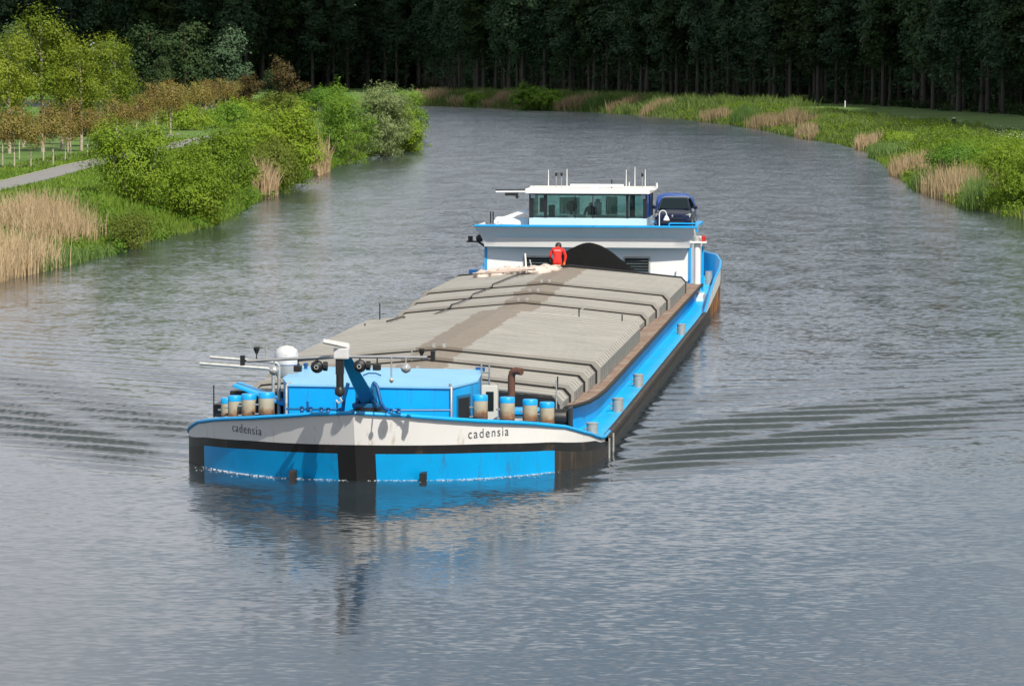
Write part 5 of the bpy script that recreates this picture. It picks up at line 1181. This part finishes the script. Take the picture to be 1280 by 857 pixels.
make_plant('brown_tree', 'lower olive-brown tree left of the reddish one, above the bushes', 'tree', None, (-42.0, 560, gz(-42, 560)), [('trunk', tm), ('crown', cm)], 2.0, (.62, .62, .52))

# --- waterside bushes
def bush(seed, rx, ry, h, matn, leaf, nclump, per, aspect=1.5, spread=.35, shell=.55, droop=0.0, nl=9):
    r = np.random.default_rng(seed); rr = random.Random(seed)
    lobes = [(0, 0, h * .42, rx * .80, ry * .80, h * .46)]
    for k in range(nl):
        a = rr.uniform(0, 6.28); f = rr.uniform(.35, .62); z = h * rr.uniform(.22, .80); q_ = 1 - .55 * (z / h); lobes.append((math.cos(a) * rx * f * q_ * 1.25, math.sin(a) * ry * f * q_ * 1.25, z, rx * rr.uniform(.28, .42), ry * rr.uniform(.28, .42), h * rr.uniform(.13, .20)))
    leaf, per = leaf * .58, int(per * 2.4)
    pts, out = clump_points(lobes, nclump, per, spread, r, shell)
    sp_, so2 = clump_points([(l[0], l[1], l[2] + .1, l[3] * 1.18, l[4] * 1.18, l[5] * 1.22) for l in lobes], nclump // 3, max(4, per // 5), spread * .55, r, .9)   # loose shoots beyond the outline
    pts = np.concatenate([pts, sp_]); out = np.concatenate([out, so2]); pts[:, 2] = np.maximum(pts[:, 2], .05)
    mb = MB()
    for k in range(7):
        a = rr.uniform(0, 6.28); lp, lr = limb((.3 * math.cos(a), .3 * math.sin(a), -.3), (math.cos(a) * .6, math.sin(a) * .6, 1), h * .7, .09, rr, rise=.15); mb.tube(lp, lr, 5)
    return [('stems', mb.mesh('stems', 'bark', smooth=60)), ('foliage', leaf_mesh('foliage', pts, leaf, aspect, matn, r, out=out, droop=droop))]
BU = [((-22.8, 210), 1.7, 2.2, 2.6, 'leaf_olive', .13, 150, 12, 1.7, 'low olive shrub at the water between the reeds and the big bright bush'),
      ((-25.6, 238), 3.6, 4.2, 6.3, 'leaf_bright', .17, 400, 17, 1.7, 'big bright green bush nearest the path on the left bank'),
      ((-21.6, 239), 2.9, 3.2, 4.4, 'leaf_bright', .16, 300, 16, 1.7, 'rounded bright green bush leaning over the water'),
      ((-22.8, 268), 3.6, 4.0, 6.2, 'leaf_bright', .18, 330, 15, 1.6, 'bright green bush behind the one leaning over the water'),
      ((-20.6, 300), 3.0, 4.5, 5.2, 'leaf_olive', .18, 250, 14, 1.7, 'olive bush in front of the second reed tuft on the left bank'),
      ((-20.8, 318), 4.1, 5.0, 7.6, 'leaf_bright', .21, 400, 16, 1.5, 'tall domed yellow-green bush in the middle of the left bank'),
      ((-23.8, 330), 3.6, 5.0, 5.6, 'leaf_bright', .21, 260, 13, 1.5, 'yellow-green bush tucked behind the tall domed one'),
      ((-18.6, 388), 4.6, 6.0, 8.8, 'leaf_green', .24, 360, 14, 1.5, 'deep green bush beside the grey-green willow'),
      ((-15.2, 415), 4.2, 5.0, 9.6, 'leaf_willow', .27, 440, 16, 3.2, 'grey-green willow bush hanging over the river at the bend'),
      ((-12.8, 440), 2.6, 4.0, 6.6, 'leaf_bright', .26, 180, 13, 1.5, 'yellow-green bush at the tip of the left bank'),
      ((-15.0, 500), 3.6, 8.0, 7.5, 'leaf_green', .32, 220, 12, 1.5, 'dark green bush behind the willow at the bend'),
      ((-21.5, 430), 2.0, 3.0, 8.0, 'leaf_green', .24, 120, 11, 1.5, 'slim leafy sapling rising behind the deep green bush'),
      ((-41.5, 455), 4.0, 5.0, 3.2, 'leaf_bright', .24, 200, 12, 1.5, 'low yellow-green shrub beneath the farther bronze trees'),
      ((-38.0, 470), 4.0, 5.0, 3.4, 'leaf_green', .24, 200, 12, 1.5, 'low deep green shrub beneath the farther bronze trees'),
      ((-47.0, 500), 5.0, 6.0, 3.6, 'leaf_olive', .26, 200, 12, 1.5, 'olive shrub at the foot of the distant bronze trees'),
      ((-41.0, 525), 5.0, 6.0, 3.8, 'leaf_bright', .28, 200, 12, 1.5, 'yellow-green shrub at the foot of the distant bronze trees'),
      ((-35.5, 540), 5.0, 6.0, 4.6, 'leaf_olive', .28, 200, 12, 1.5, 'olive shrub between the distant bronze trees and the domed bush'),
      ((-54.0, 430), 4.5, 5.0, 4.2, 'leaf_green', .24, 200, 12, 1.5, 'green thicket behind the spring-green trees, beside the thin path'),
      ((-50.0, 415), 4.0, 5.0, 3.0, 'leaf_green', .24, 180, 12, 1.5, 'low green thicket at the end of the spring-green group'),
      ((-58.0, 400), 5.0, 5.0, 4.6, 'leaf_green', .24, 200, 12, 1.5, 'dark green thicket between the trunks of the spring-green trees'),
      ((-46.0, 300), 1.8, 2.0, 2.2, 'leaf_green', .16, 110, 12, 1.5, 'small dark green shrub among the stems at the edge of the photo'),
      ((-30.0, 560), 5.0, 7.0, 5.2, 'leaf_green', .30, 200, 12, 1.5, 'deep green bush half hidden behind the domed yellow-green bush'),
      ((-60.0, 560), 6.0, 8.0, 4.0, 'leaf_olive', .30, 200, 12, 1.5, 'broad olive thicket in the distance behind the bronze trees'),
      ((38.3, 263), 3.8, 3.6, 4.4, 'leaf_bright', .17, 380, 16, 1.6, 'bright green bush at the right edge of the photo by the water'),
      ((40.6, 285), 3.4, 4.0, 3.3, 'leaf_bright', .19, 260, 14, 1.6, 'low bright bush behind the one at the right edge'),
      ((41.5, 330), 3.4, 6.0, 2.4, 'leaf_green', .2, 240, 13, 1.6, 'low spreading green shrub on the right bank above the reeds'),
      ((46.8, 425), 2.6, 8.0, 2.0, 'leaf_bright', .24, 150, 12, 1.5, 'small yellow-green shrub on the right bank below the footpath'),
      ((4.0, 826), 5.4, 6.0, 6.6, 'leaf_green', .5, 200, 12, 1.4, 'larger round bush alone on the far bank at the bend'),
      ((8.6, 822), 4.6, 6.0, 5.4, 'leaf_green', .5, 150, 12, 1.4, 'right-hand companion of the large bush on the far bank'),
      ((-9.0, 880), 3.4, 5.0, 3.6, 'leaf_green', .5, 90, 10, 1.4, 'small green bush among the far pale reeds')]
for k, ((x, y), rx, ry, h, matn, leaf, nc, per, asp, lab) in enumerate(BU):
    make_plant('willow_bush' if 'willow' in lab else 'bush', lab, 'bush', 'bushes on the river banks', (x, y, max(0.0, gz(x, y)) - .05), bush(300 + k, rx, ry, h, matn, leaf * 1.12, nc, per, 3.2 if 'willow' in lab else 2.5, droop=1.2 if 'willow' in lab else -1.0))

# --- reeds and grass
def blades(cent, h, w, lean, r, curve=.25):
    """bent blade: two segments, (n) -> verts, quads+tri as quads"""
    n = len(cent); a = r.uniform(0, 6.28, n); hh = h * r.uniform(.5, 1.25, n) * (.85 + .45 * vnoise(cent[:, 0] * .9, cent[:, 1] * .6, 55)); d = np.stack([np.cos(a), np.sin(a), np.zeros(n)], 1); ln = r.normal(size=(n, 2)) * lean
    top = cent + np.stack([ln[:, 0] * hh, ln[:, 1] * hh, hh], 1); mid = cent * .5 + top * .5 - np.stack([ln[:, 0], ln[:, 1], np.zeros(n)], 1) * (hh * curve)[:, None]
    ww = (w * r.uniform(.6, 1.3, n))[:, None]
    v = np.stack([cent - d * ww, cent + d * ww, mid + d * ww * .8, mid - d * ww * .8, top + d * ww * .15, top - d * ww * .15], 1).reshape(-1, 3)
    b0 = np.arange(n)[:, None] * 6
    f = np.concatenate([b0 + np.array([[0, 1, 2, 3]]), b0 + np.array([[3, 2, 4, 5]])], 0)
    return v, f
def blade_obj(name, cent, h, w, lean, matn, r, label, cat, group=None, parent=None):
    v, f = blades(cent, h, w, lean, r); me = fast_mesh(name, v, f, 4); me.materials.append(M[matn])
    o = link(bpy.data.objects.new(name, me), parent)
    return tag(o, label, cat, group, 'stuff')
r = np.random.default_rng(9)
def patch(poly, n):
    """random ground points in an oriented box: centre, half sizes, angle"""
    (cx, cy), (hx, hy), ang = poly; u = r.uniform(-1, 1, (n, 2)); rad = np.hypot(u[:, 0], u[:, 1]); u = u[rad < .95 + .30 * r.normal(size=n)]
    x = cx + u[:, 0] * hx * math.cos(ang) - u[:, 1] * hy * math.sin(ang); y = cy + u[:, 0] * hx * math.sin(ang) + u[:, 1] * hy * math.cos(ang)
    z = ground_z(x, y); k = z > -.35
    return np.stack([x, y, np.maximum(z, -.1)], 1)[k]
REEDS = [(((-26.6, 183), (2.6, 9), -.10), 5200, 2.0, .030, 'reed_dry', 'tall pale dry reeds at the lower left edge by the water'),
         (((-27.6, 206), (2.4, 9), -.10), 4200, 1.9, .030, 'reed_dry', 'pale dry reeds beside the olive shrub on the left bank'),
         (((-23.6, 194), (1.4, 9), -.12), 2600, 1.1, .035, 'reed_green', 'fresh green reeds at the foot of the dry ones, lower left'),
         (((-20.2, 291), (1.0, 5), .0), 1300, 2.6, .05, 'reed_dry', 'pale reed tuft between two bright bushes'),
         (((-18.9, 352), (1.4, 8), .0), 1500, 3.6, .06, 'reed_dry', 'tall pale reed tuft left of the deep green bush'),
         (((37.0, 292), (2.2, 13), .0), 3000, 2.1, .035, 'reed_dry', 'brownish reeds on the right bank nearest the bright bush'),
         (((35.6, 270), (1.1, 4), .0), 1300, 2.0, .035, 'reed_green', 'light green reeds in the water at the right bank'),
         (((36.4, 300), (1.2, 16), .02), 2200, 1.5, .04, 'reed_green', 'dark green reeds at the waterline of the right bank'),
         (((45.6, 452), (1.6, 6), .0), 900, 2.4, .06, 'reed_dry', 'small pale reed tuft on the right bank beside the rubble'),
         (((44.0, 580), (2.4, 26), .08), 2600, 3.0, .08, 'reed_dry', 'wide pinkish reed bed on the right bank behind the barge'),
         (((38.0, 660), (2.0, 8), .1), 900, 3.0, .09, 'reed_dry', 'narrow straw-coloured reeds on the bank above the car'),
         (((38.8, 345), (1.6, 9), .10), 1500, 2.0, .04, 'reed_dry', 'thin brownish reeds at the water beyond the green shrub, right bank'),
         (((43.6, 410), (1.5, 12), .06), 1500, 1.9, .05, 'reed_green', 'green reeds at the water where the right bank widens'),
         (((43.4, 520), (1.5, 12), -.05), 1200, 2.4, .07, 'reed_dry', 'straw reeds between the small tuft and the wide pinkish bed'),
         (((41.0, 625), (1.8, 12), .05), 1200, 2.6, .08, 'reed_green', 'green reeds beyond the wide pinkish bed'),
         (((3.5, 842), (4, 4), -.9), 900, 3.0, .12, 'reed_dry', 'low straw reeds in front of the large far bush'),
         (((-12.5, 888), (5, 4), -.7), 900, 3.2, .12, 'reed_dry', 'straw reeds around the small far bush'),
         (((18.5, 794), (3, 4), -.9), 900, 3.0, .12, 'reed_green', 'green reeds between two pale beds on the far bank'),
         (((-22.5, 909), (7, 4), -.5), 1300, 3.6, .12, 'reed_dry', 'farthest pale reed bed at the left end of the far bank'),
         (((-3.5, 866), (7, 4), -.9), 1500, 3.6, .12, 'reed_dry', 'pale reed bed left of the large far bush'),
         (((13.5, 810), (6, 4), -.8), 1500, 3.6, .12, 'reed_dry', 'pale reed bed right of the large far bush'),
         (((23.8, 776), (4, 4), -.9), 1000, 3.2, .11, 'reed_dry', 'short pinkish reed bed on the far bank'),
         (((30.0, 737), (2, 4), -.9), 600, 3.2, .11, 'reed_dry', 'small single reed tuft on the far bank')]
for poly, n, h, w, matn, lab in REEDS:
    if poly[0][1] > 500 and matn == 'reed_dry': matn = 'reed_far'; h = h * .78; n = int(n * 1.3)
    blade_obj('reed_bed', patch(poly, n), h, w * .85, .17 if h > 1.6 else .28, matn, r, lab, 'reeds', 'reed beds along the banks')
def bank_points(n, y0, y1, side, d0, d1):
    y = r.uniform(y0, y1, n); B_ = np.array(LB if side < 0 else RB); x0 = np.interp(y, B_[:, 1], B_[:, 0]); d = r.uniform(d0, d1, n); x = x0 + side * d
    return np.stack([x, y, ground_z(x, y) - .02], 1)
def off_path(P, path, w):
    x = np.interp(P[:, 1], [p[1] for p in path], [p[0] for p in path]); return P[np.abs(P[:, 0] - x) > w]
P = off_path(bank_points(60000, 150, 400, -1, -.1, 22), LPATH, 1.75)
k = vnoise(P[:, 0] * .5, P[:, 1] * .2, 31)
blade_obj('grass', P, .34, .05, .35, 'grass_blade', r, 'short grass on the left bank beside the path', 'grass')
P = bank_points(30000, 170, 460, -1, -.2, 7); blade_obj('tall_grass', P, .8, .035, .3, 'grass_blade', r, 'longer rough grass on the slope of the left bank', 'grass')
P = bank_points(60000, 230, 520, 1, -.2, 18); blade_obj('bank_grass', P, .72, .038, .3, 'grass_blade', r, 'rough tall grass on the right bank', 'grass')
P = bank_points(26000, 400, 760, 1, -.2, 17); blade_obj('far_bank_grass', P, 1.0, .09, .3, 'grass_far', r, 'rough grass on the bank below the dark wood', 'grass')
P = np.concatenate([np.stack([x_, y_, ground_z(x_, y_)], 1) for x_, y_ in [(lambda u, v: (np.interp(u, [0, .5, 1], [40, 5, -28]) + v * 1.0, np.interp(u, [0, .5, 1], [690, 830, 912]) + v * .9))(r.random(24000), r.uniform(0, 22, 24000))]])
blade_obj('bend_grass', P, 2.0, .10, .3, 'grass_far', r, 'rough grass on the far bank at the bend', 'grass')
# cow parsley: pale flower heads along the right-hand path
wc_ = []
for k in range(420):     # weeds and low brambles on the right bank
    y = 240 + 480 * r.random() ** 1.3; x = float(np.interp(y, [q_[1] for q_ in RB], [q_[0] for q_ in RB])) + r.uniform(.2, 17); hh = r.uniform(.35, 1.1)
    pts, _ = clump_points([(x, y, gz(x, y) + hh * .5, r.uniform(.6, 1.8), r.uniform(.8, 2.5), hh)], 9, 20, .25, r, .3); wc_.append(pts)
me = leaf_mesh('bank_weeds', np.concatenate(wc_), .12, 1.6, 'leaf_bright', r); tag(link(bpy.data.objects.new('bank_weeds', me)), 'yellow-green weeds and brambles covering the bank below the gravel path', 'weeds', kind='stuff')
wc_ = []
for k in range(170):     # the same on the near bank
    y = 175 + 260 * r.random(); x = float(np.interp(y, [q_[1] for q_ in LB], [q_[0] for q_ in LB])) - r.uniform(-.2, 7); hh = r.uniform(.3, .9)
    pts, _ = clump_points([(x, y, gz(x, y) + hh * .5, r.uniform(.5, 1.4), r.uniform(.8, 2.0), hh)], 9, 20, .22, r, .3); wc_.append(pts)
me = leaf_mesh('bank_weeds', np.concatenate(wc_), .10, 1.6, 'leaf_green', r); tag(link(bpy.data.objects.new('bank_weeds', me)), 'green weeds along the slope below the asphalt path', 'weeds', kind='stuff')
P = bank_points(1300, 330, 560, 1, 14, 18); pts = P + np.stack([np.zeros(len(P)), np.zeros(len(P)), r.uniform(.5, .95, len(P))], 1)
paint('flower', (0.42, 0.47, 0.34), .9); me = leaf_mesh('wild_flowers', pts, .085, 1.0, 'flower', r, up_bias=2.0)
tag(link(bpy.data.objects.new('wild_flowers', me)), 'pale wild flowers lining the path on the right bank', 'flowers', kind='stuff')

# --- figures and a post on the far bank
def stander(x, y, label, mats, cls):
    p = tag(empty('person', (x, y, gz(x, y) + .06), .4), label, 'person')
    Jp = {'pelvis': (0, 0, .95), 'waist': (0, 0, 1.12), 'chest': (0, .0, 1.36), 'neck': (0, 0, 1.53), 'head': (0, -.02, 1.62), 'crown': (0, 0, 1.72),
          'lsho': (-.2, 0, 1.43), 'lelb': (-.27, .03, 1.15), 'lwri': (-.27, -.08, .92), 'rsho': (.2, 0, 1.43), 'relb': (.27, .03, 1.15), 'rwri': (.27, -.08, .92),
          'lhip': (-.1, 0, .9), 'lkne': (-.11, -.06, .5), 'lank': (-.11, .04, .09), 'ltoe': (-.11, -.12, .04), 'rhip': (.1, 0, .9), 'rkne': (.11, -.12, .5), 'rank': (.11, -.1, .09), 'rtoe': (.11, -.26, .04)}
    return figure(p, {'J': Jp}, mats, cls)
stander(58.6, 468, 'small figure in black with a white patch on the right-hand path', ['dark_cloth', 'pale_cloth', 'skin'], lambda c: 1 if 1.40 < c.z < 1.56 and c.y < .02 else (2 if c.z > 1.58 else 0))
stander(33.0, 842, 'tiny figure in pale yellow and navy on the far bank', ['navy_cloth', 'yellow_cloth', 'skin'], lambda c: 1 if 1.05 < c.z < 1.55 else (2 if c.z > 1.58 else 0))
for (x, y, lab) in ((20.0, 845, 'thin white post on the far bank right of the large bush'), (66, 700, 'short white post at the foot of the wood on the right')):
    p = tag(empty('marker_post', (x, y, gz(x, y))), lab, 'post'); mb = MB(); mb.box(-.09, .09, -.09, .09, 0, 1.7 if x < 30 else 1.2); mb.build('shaft', 'white', p); mb = MB(); mb.box(-.11, .11, -.11, .11, 1.7 if x < 30 else 1.2, 1.8 if x < 30 else 1.3); mb.build('cap', 'white', p)
